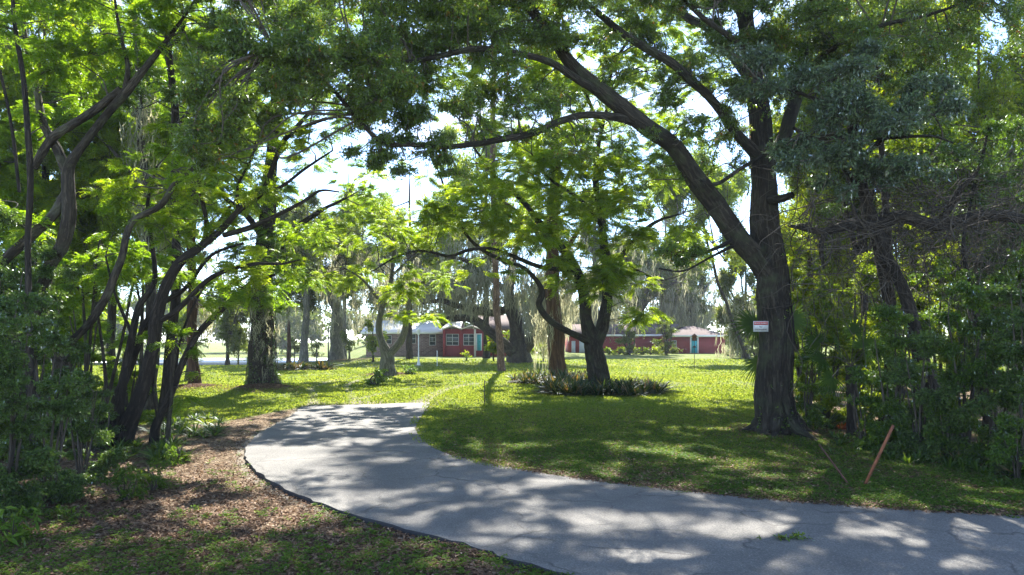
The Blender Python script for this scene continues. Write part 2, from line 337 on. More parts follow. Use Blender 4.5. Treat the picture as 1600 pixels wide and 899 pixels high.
def tree(name, label, trunk, limbs=(), blobs=(), kind='whorl', leaf='shrub', bark='bark', L=.08, Wf=.42, moss=(), mossw=.03, lob=0, lobn=5, group=None, cat_='tree',
         sub=7, droop=.25, twigr=.012, flare=1.35, tubes=True, extra=None, seg=18, shape=.55, flareh=.5, root=0):
    st = stemline(trunk); g = ground(st[0, 0], st[0, 1]); st[0, 2] = g-.08
    z = st[:, 2]-g; st[:, 3] *= 1+(flare-1)*np.exp(-z/flareh)
    base = (st[0, 0], st[0, 1], g); t = thing(name, label, cat_, base, group)
    mb = MB(); mb.smooth = True; 
    a = st; 
    tube(mb, a[:, :3], a[:, 3], seg*2 if lob else seg, 0, lob, lobn)
    if root:
        for k in range(root):
            an = 6.283*k/root+rng.uniform(-.3, .3); r0 = st[0, 3]; ln = r0*rng.uniform(1.1, 1.7); dx, dy = math.cos(an), math.sin(an)
            pp = cat([(base[0]+dx*r0*.35, base[1]+dy*r0*.35, g+r0*.75), (base[0]+dx*r0*.85, base[1]+dy*r0*.85, g+r0*.2), (base[0]+dx*ln*.8, base[1]+dy*ln*.8, g+.05), (base[0]+dx*ln*1.2, base[1]+dy*ln*1.2, g-.08)], 4)
            tube(mb, pp, np.linspace(r0*.30, r0*.05, len(pp)), 9, 0)
    mb.build('trunk', M[bark], t, base)
    S = [st]
    for lm in limbs:
        l_ = stemline(lm); S.append(l_); mb = MB(); mb.smooth = True; tube(mb, l_[:, :3], l_[:, 3], 14 if l_[0, 3] > .08 else 7); mb.build('limb', M[bark], t, base)
    if blobs:
        mb = MB(); crown(mb, blobs, S, kind, L, Wf, 0, 1, sub, droop, twigr, tubes, shape); mb.build('crown', [M[leaf], M['twig']], t, base)
    if moss:
        mb = MB(); strands(mb, moss, mossw); mb.build('hanging_moss', M['moss'], t, base)
    if extra: extra(t, base, S)
    return t

# ------------------------------------------------------------------ ground, road, lake
road_px_l = [(900, 903), (820, 880), (760, 862), (700, 845), (600, 820), (520, 795), (450, 768), (410, 747), (388, 725), (380, 703), (396, 684), (430, 664), (462, 647), (470, 636)]
road_px_r = [(672, 630), (668, 640), (654, 655), (649, 672), (658, 690), (690, 708), (740, 721), (800, 733), (880, 746), (1000, 761), (1100, 772), (1200, 782), (1350, 794), (1500, 803), (1600, 808)]
road_px_l += [(500, 634.6), (528, 634.8), (548, 632.6), (585, 632.8), (622, 630.4)]
rl = [G(*p) for p in road_px_l]; rr = [G(*p) for p in road_px_r]
rr = rr+[np.array([13.5, 9.0]), np.array([30, 7.6])]
rl = [np.array([30, 2.2]), np.array([9, 4.6]), np.array([3.6, 6.0])]+rl
rl = smooth(rl, 2); rr = smooth(rr, 2)
ROAD = np.array(rl+rr)
def jit(poly, a):
    out = []; 
    for i in range(len(poly)):
        p, q = poly[i], poly[(i+1) % len(poly)]; n = max(1, int(np.linalg.norm(q-p)/.18))
        for k in range(n): out.append(p+(q-p)*k/n+rng.normal(0, a, 2))
    return np.array(out)
litter_px = [(485, 634), (430, 643), (370, 655), (330, 662), (250, 663), (60, 665), (-900, 668)]
LITTER = [G(*p) for p in litter_px]+[np.array([-40, 2]), np.array([12, 1.5])]+[p for p in rl[::-1] if p[1] > 5][::-1]
LITTER = np.array([G(*p) for p in litter_px]+[np.array([-60, 0.5]), np.array([30, 0.5])]+rl)
THICK = np.array([G(*p) for p in [(1236, 668), (1300, 690), (1400, 712), (1500, 735), (1640, 760)]]+[np.array([60, 12]), np.array([60, 40]), G(1236, 600)])
tracks = [([(487, 634), (490, 618), (487, 606), (510, 597), (560, 590)], .3), ([(560, 632), (548, 616), (541, 603), (560, 594), (600, 588)], .3), ([(655, 630), (690, 610), (720, 602), (780, 595)], .5), ([(560, 622), (610, 612), (660, 604), (730, 596)], .3)]
tracks = [([G(*p) for p in a], b) for a, b in tracks]
RL_ = np.array(rl)
def lowleft(x, y): return sstep(-.20, -.27, x/np.maximum(y, 1))*sstep(50, 108, y)
def gz(x, y):
    x = np.asarray(x, float); y = np.asarray(y, float)
    z = -2.7*lowleft(x, y)+.035*wav(x, y, .6)*sstep(0, 3, polydist(x, y, ROAD)+0*x)
    z = z-.6*sstep(-9.5, -15, x)*sstep(20, 10, y)
    ins = inpoly(x, y, ROAD); d = polydist(x, y, ROAD)
    left = inpoly(x, y, LITTER)
    z = np.where(ins, np.where(polydist(x, y, RL_, False) < .6, -.10, -.02), np.where(left, z-.03*sstep(.9, .0, d)-.02, z-.012))
    # mulch mounds round the trees of the lawn
    for (mx, my, mr, mh) in MOUNDS: z = z+mh*np.exp(-((x-mx)**2+(y-my)**2)/(mr*mr))
    return z
MOUNDS = [(*G(412, 609), 1.5, .25), (*G(304, 606), 1.2, .15), (*G(610, 586), 1.4, .12), (*G(1215, 678), 1.3, .10), (*G(525, 566), 4.5, .5), (*G(815, 552), 5, .35)]
def grid(x0, x1, y0, y1, d):
    nx = int((x1-x0)/d)+1; ny = int((y1-y0)/d)+1
    return np.meshgrid(np.linspace(x0, x1, nx), np.linspace(y0, y1, ny))
# one sheet: a regular lattice in (x/y, 1/y)-like spacing, fine near the camera
ys = np.concatenate([np.arange(-12, 5, 1.0), np.arange(5, 30, .14), np.geomspace(30, 430, 150)])
us = np.concatenate([-np.geomspace(1.9, .03, 190), np.linspace(-.02, .02, 5), np.geomspace(.03, 1.9, 190)])
U, Yg = np.meshgrid(us, ys); Xg = U*np.maximum(Yg, 14)
Zg = gz(Xg, Yg); ny, nx = Xg.shape
dR = polydist(Xg, Yg, ROAD)
lit = inpoly(Xg, Yg, LITTER).astype(float)*1.0
dl = polydist(Xg, Yg, LITTER); lit = np.where(lit > 0, .55+.45*np.clip(dl/.8, 0, 1), .45*np.clip(1-dl/1.2, 0, 1))*(Yg < 60)
thk = np.where(inpoly(Xg, Yg, THICK), 1, np.clip(1-polydist(Xg, Yg, THICK)/1.6, 0, 1))
vg = (~inpoly(Xg, Yg, ROAD))*sstep(23, 13, Yg)*(Xg > -2)*(.36+.16*wav(Xg, Yg, 1.3)+.35*np.clip(1-dR/1.0, 0, 1))
lit = np.maximum(np.maximum(lit, thk), vg)
oak_ = G(1215, 678); lit = np.maximum(lit, .8*np.exp(-((Xg-oak_[0]-.5)**2/6+(Yg-oak_[1]+.6)**2/1.6)))
for (mx, my, mr, mh) in MOUNDS: lit = np.maximum(lit, 1.25*np.exp(-((Xg-mx)**2+(Yg-my)**2)/(mr*mr*.8)) if mr < 4 else 0)
dirt = np.clip(1-dR/.45, 0, 1)*.8
for pl, wd in tracks: dirt = np.maximum(dirt, np.clip(1.25-polydist(Xg, Yg, pl, False)/wd, 0, 1)*.55)
far = inpoly(Xg, Yg, [G(470, 640), G(685, 633), G(700, 624), G(470, 627)]); dirt = np.maximum(dirt, far*.65)
mb = MB(); i = np.arange(ny-1)[:, None]*nx; j = np.arange(nx-1)[None]
mb.add(np.stack([Xg, Yg, Zg], -1).reshape(-1, 3), np.stack([i+j, i+j+1, i+j+1+nx, i+j+nx], -1).reshape(-1, 4)); mb.smooth = True
m, n, l, b = mat('ground_soil_and_lawn'); at = n.new('ShaderNodeAttribute'); at.attribute_name = 'biome'; at.attribute_type = 'GEOMETRY'
sp = n.new('ShaderNodeSeparateColor'); l.new(at.outputs['Color'], sp.inputs[0]); pos = geo(n)
n1 = noise(n, l, pos, .35, 5); n2 = noise(n, l, pos, 9, 6, .7); n3 = noise(n, l, pos, 45, 3, .7); n4 = noise(n, l, pos, 1.6, 5, .65)
lawn = ramp(n, l, n4, [(.25, (.11, .165, .035)), (.5, (.19, .24, .055)), (.75, (.31, .32, .10))])
lawn = mixc(n, l, ramp(n, l, n1, [(.45, (0, 0, 0)), (.7, (.7, .7, .7))]), lawn, (.32, .29, .14))
lawn = mixc(n, l, ramp(n, l, n2, [(.3, (.75, .75, .75)), (.7, (0, 0, 0))]), lawn, (.055, .085, .02))
vor = n.new('ShaderNodeTexVoronoi'); vor.inputs['Scale'].default_value = 22; l.new(pos, vor.inputs['Vector'])
vh = n.new('ShaderNodeSeparateColor'); l.new(vor.outputs['Color'], vh.inputs[0])
litc = ramp(n, l, vh.outputs[0], [(0, (.055, .038, .024)), (.4, (.135, .092, .056)), (.8, (.25, .175, .108)), (1, (.40, .31, .21))])
litc = mixc(n, l, ramp(n, l, n4, [(.55, (0, 0, 0)), (.75, (.7, .7, .7))]), litc, (.20, .165, .115))
dirc = ramp(n, l, n2, [(.3, (.17, .14, .105)), (.7, (.36, .32, .26))])
def softmask(v, nz): return ramp(n, l, math_(n, l, 'ADD', math_(n, l, 'MULTIPLY', v, 1.0), math_(n, l, 'MULTIPLY', math_(n, l, 'SUBTRACT', nz, .5), 1.1)), [(.40, (0, 0, 0)), (.60, (1, 1, 1))])
c = mixc(n, l, softmask(sp.outputs[0], n2), lawn, litc); c = mixc(n, l, softmask(sp.outputs[1], n2), c, dirc)
l.new(c, b.inputs['Base Color']); b.inputs['Roughness'].default_value = .95; b.inputs['Specular IOR Level'].default_value = .1
bump(n, l, b, math_(n, l, 'ADD', n3, math_(n, l, 'MULTIPLY', n2, 1.5)), .8, .06); M['ground'] = m
go = mb.build('ground', m); tag(go, 'lawn and leaf litter ground sloping gently to a lake', kind='structure')
ca = go.data.attributes.new('biome', 'FLOAT_COLOR', 'POINT')
ca.data.foreach_set('color', np.stack([lit, dirt, 0*lit, 1+0*lit], -1).astype(np.float32).ravel())

# the driveway: a slab whose rough edge stands above the litter
me = bpy.data.meshes.new('driveway'); edge = jit(np.array(rl+rr), .02); edge = edge+(np.stack([wav(edge[:, 0], edge[:, 1], 4), wav(edge[:, 1]+3, edge[:, 0], 5)], 1)*.05); nE = len(edge)
top = [(x, y, .018) for x, y in edge]; ctr = edge.mean(0); low = [(x, y, -.22) for x, y in edge+rng.normal(0, .012, (nE, 2))]
me.from_pydata(top+low, [], [tuple(range(nE))]+[(k, k+nE, (k+1) % nE+nE, (k+1) % nE) for k in range(nE)])
m, n, l, b = mat('old_asphalt'); pos = geo(n)
a1 = noise(n, l, pos, 42, 4, .85); a2 = noise(n, l, pos, 1.1, 6, .6); a3 = noise(n, l, pos, 14, 6, .7)
c = ramp(n, l, a2, [(.28, (.095, .090, .082)), (.5, (.135, .128, .116)), (.72, (.190, .178, .158))]); c = mixc(n, l, ramp(n, l, a1, [(.40, (.7, .7, .7)), (.52, (0, 0, 0))]), c, (.06, .06, .06))
c = mixc(n, l, ramp(n, l, a1, [(.56, (0, 0, 0)), (.66, (.6, .6, .6))]), c, (.36, .34, .30)); c = mixc(n, l, ramp(n, l, a3, [(.55, (0, 0, 0)), (.75, (.6, .6, .6))]), c, (.10, .088, .07))
ck = n.new('ShaderNodeTexVoronoi'); ck.feature = 'DISTANCE_TO_EDGE'; ck.inputs['Scale'].default_value = .55
wv = n.new('ShaderNodeVectorMath'); wv.operation = 'ADD'; nzc = n.new('ShaderNodeTexNoise'); nzc.inputs['Scale'].default_value = 1.5; nzc.inputs['Detail'].default_value = 6; l.new(pos, nzc.inputs['Vector'])
l.new(pos, wv.inputs[0]); l.new(nzc.outputs['Color'], wv.inputs[1]); l.new(wv.outputs[0], ck.inputs['Vector'])
cmk = math_(n, l, 'MULTIPLY', ramp(n, l, ck.outputs[0], [(.0, (1, 1, 1)), (.022, (0, 0, 0))]), ramp(n, l, a2, [(.42, (0, 0, 0)), (.56, (.9, .9, .9))]))
c = mixc(n, l, cmk, c, (.05, .045, .04))
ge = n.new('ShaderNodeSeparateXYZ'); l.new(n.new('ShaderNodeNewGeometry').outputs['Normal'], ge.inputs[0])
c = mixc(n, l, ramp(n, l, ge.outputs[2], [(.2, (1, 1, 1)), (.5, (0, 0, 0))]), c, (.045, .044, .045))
l.new(c, b.inputs['Base Color']); b.inputs['Roughness'].default_value = .85; bump(n, l, b, a1, .6, .02)
me.materials.append(m); ro = bpy.data.objects.new('driveway', me); C.objects.link(ro); tag(ro, 'curving worn grey asphalt driveway ending in the lawn', kind='structure')

mb = MB(); mb.box(-420, -14, 108, 143, -3.2, -2.45); m, n, l, b = mat('lake_water'); b.inputs['Base Color'].default_value = (.05, .07, .07, 1); b.inputs['Roughness'].default_value = .12
bump(n, l, b, noise(n, l, geo(n), .8, 4), .25, .05); lk = mb.build('lake_water', m); tag(lk, 'pale bright strip of lake water beyond the left lawn', kind='structure')


# ------------------------------------------------------------------ ground cover
def sample(n, y0, y1, u0, u1, p=2.0):
    q = rng.random(n); a = 1-p if p != 1 else 1e-6
    y = (y0**a+q*(y1**a-y0**a))**(1/a); return rng.uniform(u0, u1, n)*y, y
def flat_leaves(mb, x, y, L, Wf, tilt, h, r):
    n = len(x); a = rng.uniform(0, 6.28, n); z = gz(x, y)+rng.uniform(.2, 1, n)*h
    d = unit(np.stack([np.cos(a), np.sin(a), rng.normal(0, tilt, n)], 1)); nn = unit(np.stack([rng.normal(0, tilt, n), rng.normal(0, tilt, n), np.ones(n)], 1))
    addleaves(mb, quads(np.stack([x, y, z], 1), d, nn, L*rng.uniform(.55, 1.2, n), L*Wf*rng.uniform(.6, 1.2, n), .3), r)
def where_litter(x, y):
    return (inpoly(x, y, LITTER) | (inpoly(x, y, THICK))) & ~inpoly(x, y, ROAD)
mb = MB(); x, y = sample(230000, 5.2, 30, -.98, .95, 2.6); k = where_litter(x, y) & ((wav(x, y, 2.2) > -.25) | (rng.random(len(x)) < .3)); x, y = x[k], y[k]
flat_leaves(mb, x, y, np.full(len(x), .075), .42, .32, .03, rng.beta(1.6, 2.2, len(x)))
x, y = sample(170000, 8, 24, -.1, .95, 2.0); d = polydist(x, y, ROAD); k = (~inpoly(x, y, ROAD) | (d < .1)) & ((rng.random(len(x)) < 1.3*np.exp(-d/.6)) | (rng.random(len(x)) < .42+.4*(wav(x, y, 1.9) > .1))); x, y = x[k], y[k]
flat_leaves(mb, x, y, np.full(len(x), .07), .42, .3, .055, rng.beta(1.6, 2.2, len(x)))
for mx, my, mr, mh in MOUNDS[:5]:
    q = rng.normal(0, mr*.55, (5000, 2)); flat_leaves(mb, mx+q[:, 0], my+q[:, 1], np.full(5000, .09), .45, .4, .04, rng.beta(1.6, 2.2, 5000))
x, y = sample(2600, 6, 28, -.5, .8, 2.2); k = inpoly(x, y, ROAD) & ((polydist(x, y, ROAD) < rng.exponential(.45, len(x))) | (rng.random(len(x)) < .05)); x, y = x[k], y[k]
n0 = len(x); flat_leaves(mb, x, y, np.full(n0, .06), .4, .15, .02, rng.beta(2, 1.6, n0)); 
tag(mb.build('leaf_litter', M['litter']), 'brown dead leaves scattered on the ground beside the driveway', kind='stuff')

def plantlets(mb, x, y, L, h, K=6, col=(.1, .9)):
    n = len(x); z = gz(x, y); hh = h*rng.uniform(.4, 1.3, n); c0 = rng.uniform(*col, n)
    a = rng.uniform(0, 6.28, (n, 1))+np.arange(K)[None]*2.4; e = rng.uniform(.1, .7, (n, K))
    d = unit(np.stack([np.cos(a), np.sin(a), e], -1)).reshape(-1, 3); up = rng.uniform(.35, 1, (n, K))
    b = np.stack([np.repeat(x, K), np.repeat(y, K), (z[:, None]+hh[:, None]*up).ravel()], 1)+d*.01
    nn = unit(np.array([0, 0, 1.])+rng.normal(0, .3, (n*K, 3)))
    LL = np.repeat(L*rng.uniform(.6, 1.3, n), K); addleaves(mb, quads(b, d, nn, LL, LL*.55, .2), np.clip(np.repeat(c0, K)+rng.normal(0, .12, n*K), 0, 1))
mb = MB(); x, y = sample(42000, 5.2, 26, -.98, .7, 2.3); v = wav(x, y, 3.1)+.5*wav(x+9, y, 9); k = inpoly(x, y, LITTER) & (v > .02-.25*(y < 9)+.3*(y > 13)) & (rng.random(len(x)) < .55)
plantlets(mb, x[k], y[k], .042, .06)
tag(mb.build('seedlings', M['clover']), 'small green seedlings sprouting through the leaf litter', kind='stuff')
def verge(x, y): return ~inpoly(x, y, ROAD) & ~inpoly(x, y, LITTER)
mb = MB(); x, y = sample(170000, 8, 26, -.16, .95, 2.2); d = polydist(x, y, ROAD); k = (verge(x, y) | ((d < .16) & (wav(x, y, 6) > .2)  & (x > -2)))  & ((wav(x, y, 2.6)+.5*wav(y, x+7, 7) > -.15+.5*inpoly(x, y, THICK)) | (rng.random(len(x)) < .28)) & (rng.random(len(x)) < sstep(26, 14, y)*.8+.1) & ((d > .3+.25*wav(x, y, 5)) | (rng.random(len(x)) < .25))
plantlets(mb, x[k], y[k], .042, .05, 5, (.0, .75))
tag(mb.build('ground_cover', M['clover']), 'low broadleaf weeds growing through the shaded lawn verge', kind='stuff')
mb = MB(); x, y = sample(620000, 13.0, 70, -.72, .72, 1.9); onr = inpoly(x, y, ROAD); v = (~onr | ((polydist(x, y, ROAD) < .22) & (rng.random(len(x)) < .4) & (wav(x, y, 5) > 0))) & ~inpoly(x, y, LITTER) & ~inpoly(x, y, THICK)
for pl, wd in tracks: v &= (polydist(x, y, pl, False) > wd*.7) | (rng.random(len(x)) < .4)
for mx, my, mr, mh in MOUNDS[:5]: v &= (np.hypot(x-mx, y-my) > mr*.8)
v &= (rng.random(len(x)) < .35+.65*sstep(14, 21, y)); v &= (wav(x, y, 1.7)+.6*wav(y+5, x, 4.5) > -.35) | (rng.random(len(x)) < .35)
x, y = x[v], y[v]; n0 = len(x); a = rng.uniform(0, 6.28, n0); z = gz(x, y)-.005+.035*inpoly(x, y, ROAD); h = .05*rng.uniform(.5, 1.5, n0)*(1+y/60)
d = unit(np.stack([np.cos(a)*.55, np.sin(a)*.55, np.ones(n0)], 1)); nn = unit(np.stack([-np.cos(a), -np.sin(a), .4+0*a], 1)+rng.normal(0, .4, (n0, 3)))
gr = np.clip(.45+.22*wav(x, y, 1.2)+rng.normal(0, .16, n0), 0, 1)
addleaves(mb, quads(np.stack([x, y, z], 1), d, nn, h, h*.16*(1+y/22), .3), gr)
tag(mb.build('lawn_grass', M['grass']), 'short green grass blades of the sunlit lawn', kind='stuff')
print('ground done', flush=True)

# ------------------------------------------------------------------ the large oak on the right
def oak_extra(t, base, S):
    # creeper strands on the trunk
    mb = MB()
    st = S[0]
    for k in range(8):
        a0 = rng.uniform(-2.6, -.5); i0, i1 = 2, int(rng.uniform(20, 46)); pp = []
        for q in range(i0, i1): a0 += rng.normal(0, .07); rr_ = st[q, 3]*1.06; pp.append(st[q, :3]+np.array([math.cos(a0)*rr_, math.sin(a0)*rr_, 0]))
        tube(mb, pp, np.full(len(pp), rng.uniform(.008, .016)), 4, 0)
    cq = []
    for k in range(90):
        q = int(rng.choice([3, 4, 5, 6, 7, 8, 12, 20, 30], p=[.2, .2, .15, .1, .1, .05, .1, .05, .05])); a0 = rng.uniform(-2.9, -.2); cq.append(st[q, :3]+np.array([math.cos(a0)*st[q, 3]*1.1, math.sin(a0)*st[q, 3]*1.1, rng.normal(0, .08)]))
    sprays(mb, np.array(cq), unit(np.array(cq)-st[8, :3]+(0, 0, .3)), rng.uniform(.2, .9, 90), 'whorl', .055, .5, 1)
    mb.build('creeper', [M['bark_dark'], M['shrub']], t, base)
Y0 = 17.5
OAKT = [(1217, 684, Y0, 76), (1215, 650, Y0, 70), (1213, 600, Y0, 64), (1209, 520, Y0, 61), (1205, 460, Y0, 60), (1203, 400, Y0, 54), (1198, 330, Y0, 52), (1192, 260, Y0, 46), (1182, 180, Y0+.3, 38), (1176, 100, Y0+.6, 34), (1168, 20, Y0+1, 28), (1160, -90, Y0+1.4, 22), (1170, -230, Y0+1.6, 14), (1160, -330, Y0+1.6, 6)]
OAKL = [
 [(1203, 440, Y0, 40), (1168, 388, Y0-.2, 42), (1128, 332, Y0-.5, 38), (1090, 280, Y0-.8, 36), (1055, 236, Y0-1, 34), (1020, 206, Y0-1.2, 33), (985, 178, Y0-1.4, 31), (945, 150, Y0-1.6, 29), (905, 110, Y0-1.9, 26), (868, 62, Y0-2.2, 22), (830, 12, Y0-2.4, 19), (780, -50, Y0-2.6, 15), (700, -120, Y0-2.8, 9), (640, -170, Y0-3, 5)],
 [(1000, 194, Y0-1.3, 18), (965, 183, Y0-1.6, 15), (920, 180, Y0-2, 14), (880, 190, Y0-2.3, 13), (840, 205, Y0-2.6, 12.5), (800, 214, Y0-2.8, 12), (750, 224, Y0-3.1, 11), (700, 230, Y0-3.4, 10), (650, 228, Y0-3.6, 9.5), (600, 222, Y0-3.8, 9), (560, 185, Y0-4, 8), (520, 140, Y0-4.2, 7), (470, 100, Y0-4.5, 6), (430, 78, Y0-4.7, 4)],
 [(1190, 250, Y0, 24), (1165, 222, Y0-.3, 20), (1140, 192, Y0-.6, 18), (1110, 158, Y0-.9, 17), (1075, 122, Y0-1.2, 16), (1050, 98, Y0-1.4, 15.5), (1010, 74, Y0-1.6, 15), (970, 48, Y0-1.8, 14), (930, 18, Y0-2, 12), (880, -20, Y0-2.3, 9), (820, -60, Y0-2.5, 5)],
 [(945, 150, Y0-1.6, 15), (900, 122, Y0-2, 14), (860, 98, Y0-2.3, 13), (800, 82, Y0-2.6, 12), (740, 76, Y0-2.9, 11), (680, 88, Y0-3.2, 9), (620, 98, Y0-3.5, 7), (560, 90, Y0-3.8, 5)],
 [(1206, 236, Y0-.4, 8), (1180, 250, Y0-.7, 8), (1152, 266, Y0-.9, 7.5), (1120, 288, Y0-1.2, 7), (1095, 283, Y0-1.4, 4)],
 [(1150, 372, Y0-.3, 9), (1118, 388, Y0-.8, 7), (1075, 402, Y0-1.2, 6), (1040, 392, Y0-1.6, 4)],
 [(1146, 384, Y0-.3, 7), (1110, 402, Y0-1, 5), (1068, 424, Y0-1.6, 4), (1030, 420, Y0-2, 3)],
 [(1204, 312, Y0-.3, 17), (1220, 311, Y0-.8, 16), (1238, 305, Y0-1.1, 13)],
 [(1196, 262, Y0, 28), (1222, 215, Y0+.2, 26), (1240, 165, Y0+.5, 24), (1256, 105, Y0+.9, 20), (1262, 40, Y0+1.2, 17), (1275, -50, Y0+1.5, 13), (1300, -150, Y0+1.6, 8)],
 [(1210, 242, Y0, 15), (1250, 222, Y0-.6, 12), (1310, 214, Y0-1.5, 9), (1375, 216, Y0-2.3, 7), (1430, 214, Y0-2.9, 6), (1462, 214, Y0-3.3, 5), (1490, 224, Y0-3.5, 3)],
 [(1250, 120, Y0+.6, 14), (1310, 70, Y0-.2, 11), (1380, 40, Y0-1, 8), (1460, 20, Y0-1.6, 6), (1540, -10, Y0-2, 4)],
 [(1178, 130, Y0+.4, 18), (1120, 60, 19.5, 15), (1040, 10, 21.5, 12), (920, -20, 23.5, 9), (780, -30, 24.5, 7), (640, -20, 24.5, 4)], [(1176, 110, Y0+.4, 16), (1160, 30, 19.5, 13), (1110, -60, 22, 10), (980, -120, 24.5, 7), (800, -140, 25.5, 4)],
 [(1180, 90, Y0+.4, 14), (1130, 50, Y0-.6, 11), (1080, 10, Y0-1.4, 9), (1030, -50, Y0-2, 6)]]
OAKB = [  # px, py, Y, rx, ry, depth, cover
 (600, 130, 13.6, 120, 70, 1.0, 1.3), (500, 80, 13.0, 110, 70, 1.0, 1.4), (420, 60, 12.8, 80, 60, .8, 1.2), (340, 170, 12.8, 80, 80, .7, 1.3), (300, 235, 12.8, 50, 45, .4, 1.2), (410, 170, 13, 80, 60, .8, 1.2),
 (720, 90, 14.4, 120, 70, 1.1, 1.2), (680, 30, 14.4, 160, 50, 1.2, 1.3), (620, 190, 13.8, 90, 50, .7, 1.4), (590, 240, 13.8, 55, 30, .4, 1.2), (750, 180, 14.6, 90, 40, .8, .7), (840, 130, 15, 80, 50, .8, .6), (850, 220, 15, 90, 26, .6, .7), (690, 260, 14, 80, 26, .5, .9),
 (900, 30, 15, 120, 50, 1, .8), (960, 100, 16, 50, 40, .8, .5), (1050, 30, 16, 90, 50, 1, .9), (1100, 110, 16.4, 60, 50, .9, .5), (1040, 190, 15.4, 60, 30, .7, .5),
 (1180, 40, 17, 110, 70, 1.4, 1.3), (1150, 150, 16.6, 70, 60, .8, .7), (1290, 60, 17, 120, 80, 1.3, 1.0), (1420, 50, 16.4, 120, 70, 1.3, .7), (1540, 60, 15.6, 90, 80, 1.2, .6), (1350, 150, 16, 100, 50, 1, .8),
 (1060, 385, 16.2, 60, 26, .7, 1.2), (1040, 290, 17.2, 60, 30, .7, .5), (1110, 270, 17.2, 46, 36, .6, .5), (1030, 130, 17, 60, 60, .9, .6), (1120, 200, 17, 50, 40, .8, .6), (940, 230, 15.5, 70, 30, .7, .4), (780, 30, 15, 120, 40, 1, .8),
 # above the frame, the canopy that shades the drive
 (1100, -110, 17, 260, 90, 2.6, 1.5), (800, -90, 14.8, 260, 80, 2.2, 1.5), (500, -70, 13.4, 240, 80, 1.8, 1.3), (1400, -100, 17, 200, 90, 2.2, 1.5), (1000, -260, 16.5, 340, 80, 3, 1.3), (1300, -260, 17, 200, 90, 2.5, 1.2), (640, -220, 13.5, 260, 80, 2.6, 1.2),
 (900, 40, 24, 110, 50, 2.2, .7), (700, 60, 24, 110, 50, 2.2, .7), (540, 140, 22, 90, 50, 1.8, .7), (1060, -40, 24, 150, 50, 2.4, .9), (760, -60, 25, 170, 60, 2.6, 1.0), (480, 10, 23, 120, 60, 2.2, .9), (960, -150, 25, 200, 60, 3, 1.0), (620, -120, 26, 200, 60, 3, 1.0), (1240, -80, 23, 160, 60, 2.4, 1)]
tree('oak_tree', 'largest dark oak, a sign on its trunk, long limbs reaching left over the driveway', OAKT, OAKL, OAKB, 'whorl', 'oakleaf', 'bark', .085, .36, lob=.10, lobn=7, sub=9, droop=.35, extra=oak_extra, seg=24, root=6, flare=1.22, flareh=.3, shape=.5)
# grey-leaved bough mass hanging on the right of the trunk belongs to a second tree behind the frame edge
tree('grey_leaved_oak', 'leaning oak with grey green leaves drooping beside the large trunk, right of the sign', [(1395, 655, 18.6, 24), (1402, 560, 18.4, 22), (1380, 420, 18, 21), (1350, 300, 17.4, 18), (1330, 180, 17, 14), (1340, 40, 17, 8)],
 [[(1350, 300, 17.4, 12), (1300, 240, 16, 9), (1240, 200, 15, 6)], [(1340, 250, 17.2, 11), (1400, 200, 16, 9), (1460, 180, 15, 5)], [(1330, 180, 17, 10), (1260, 150, 15.8, 7), (1200, 130, 15, 4)]],
 [(1290, 200, 15, 90, 55, .7, 1.6), (1380, 190, 14.8, 90, 45, .7, 1.5), (1240, 240, 15.2, 45, 40, .5, 1.2), (1340, 260, 15, 90, 40, .7, 1.2), (1200, 110, 15.4, 90, 50, .7, 1.0), (1330, 110, 15.4, 90, 40, .8, 1.0), (1460, 160, 15, 60, 60, .7, 1.1), (1420, 280, 15.6, 60, 30, .6, .8)],
 'whorl', 'greyleaf', 'bark_dark', .11, .36, sub=8, droop=.2, shape=.5)
print('oak done', LEAFN, flush=True)

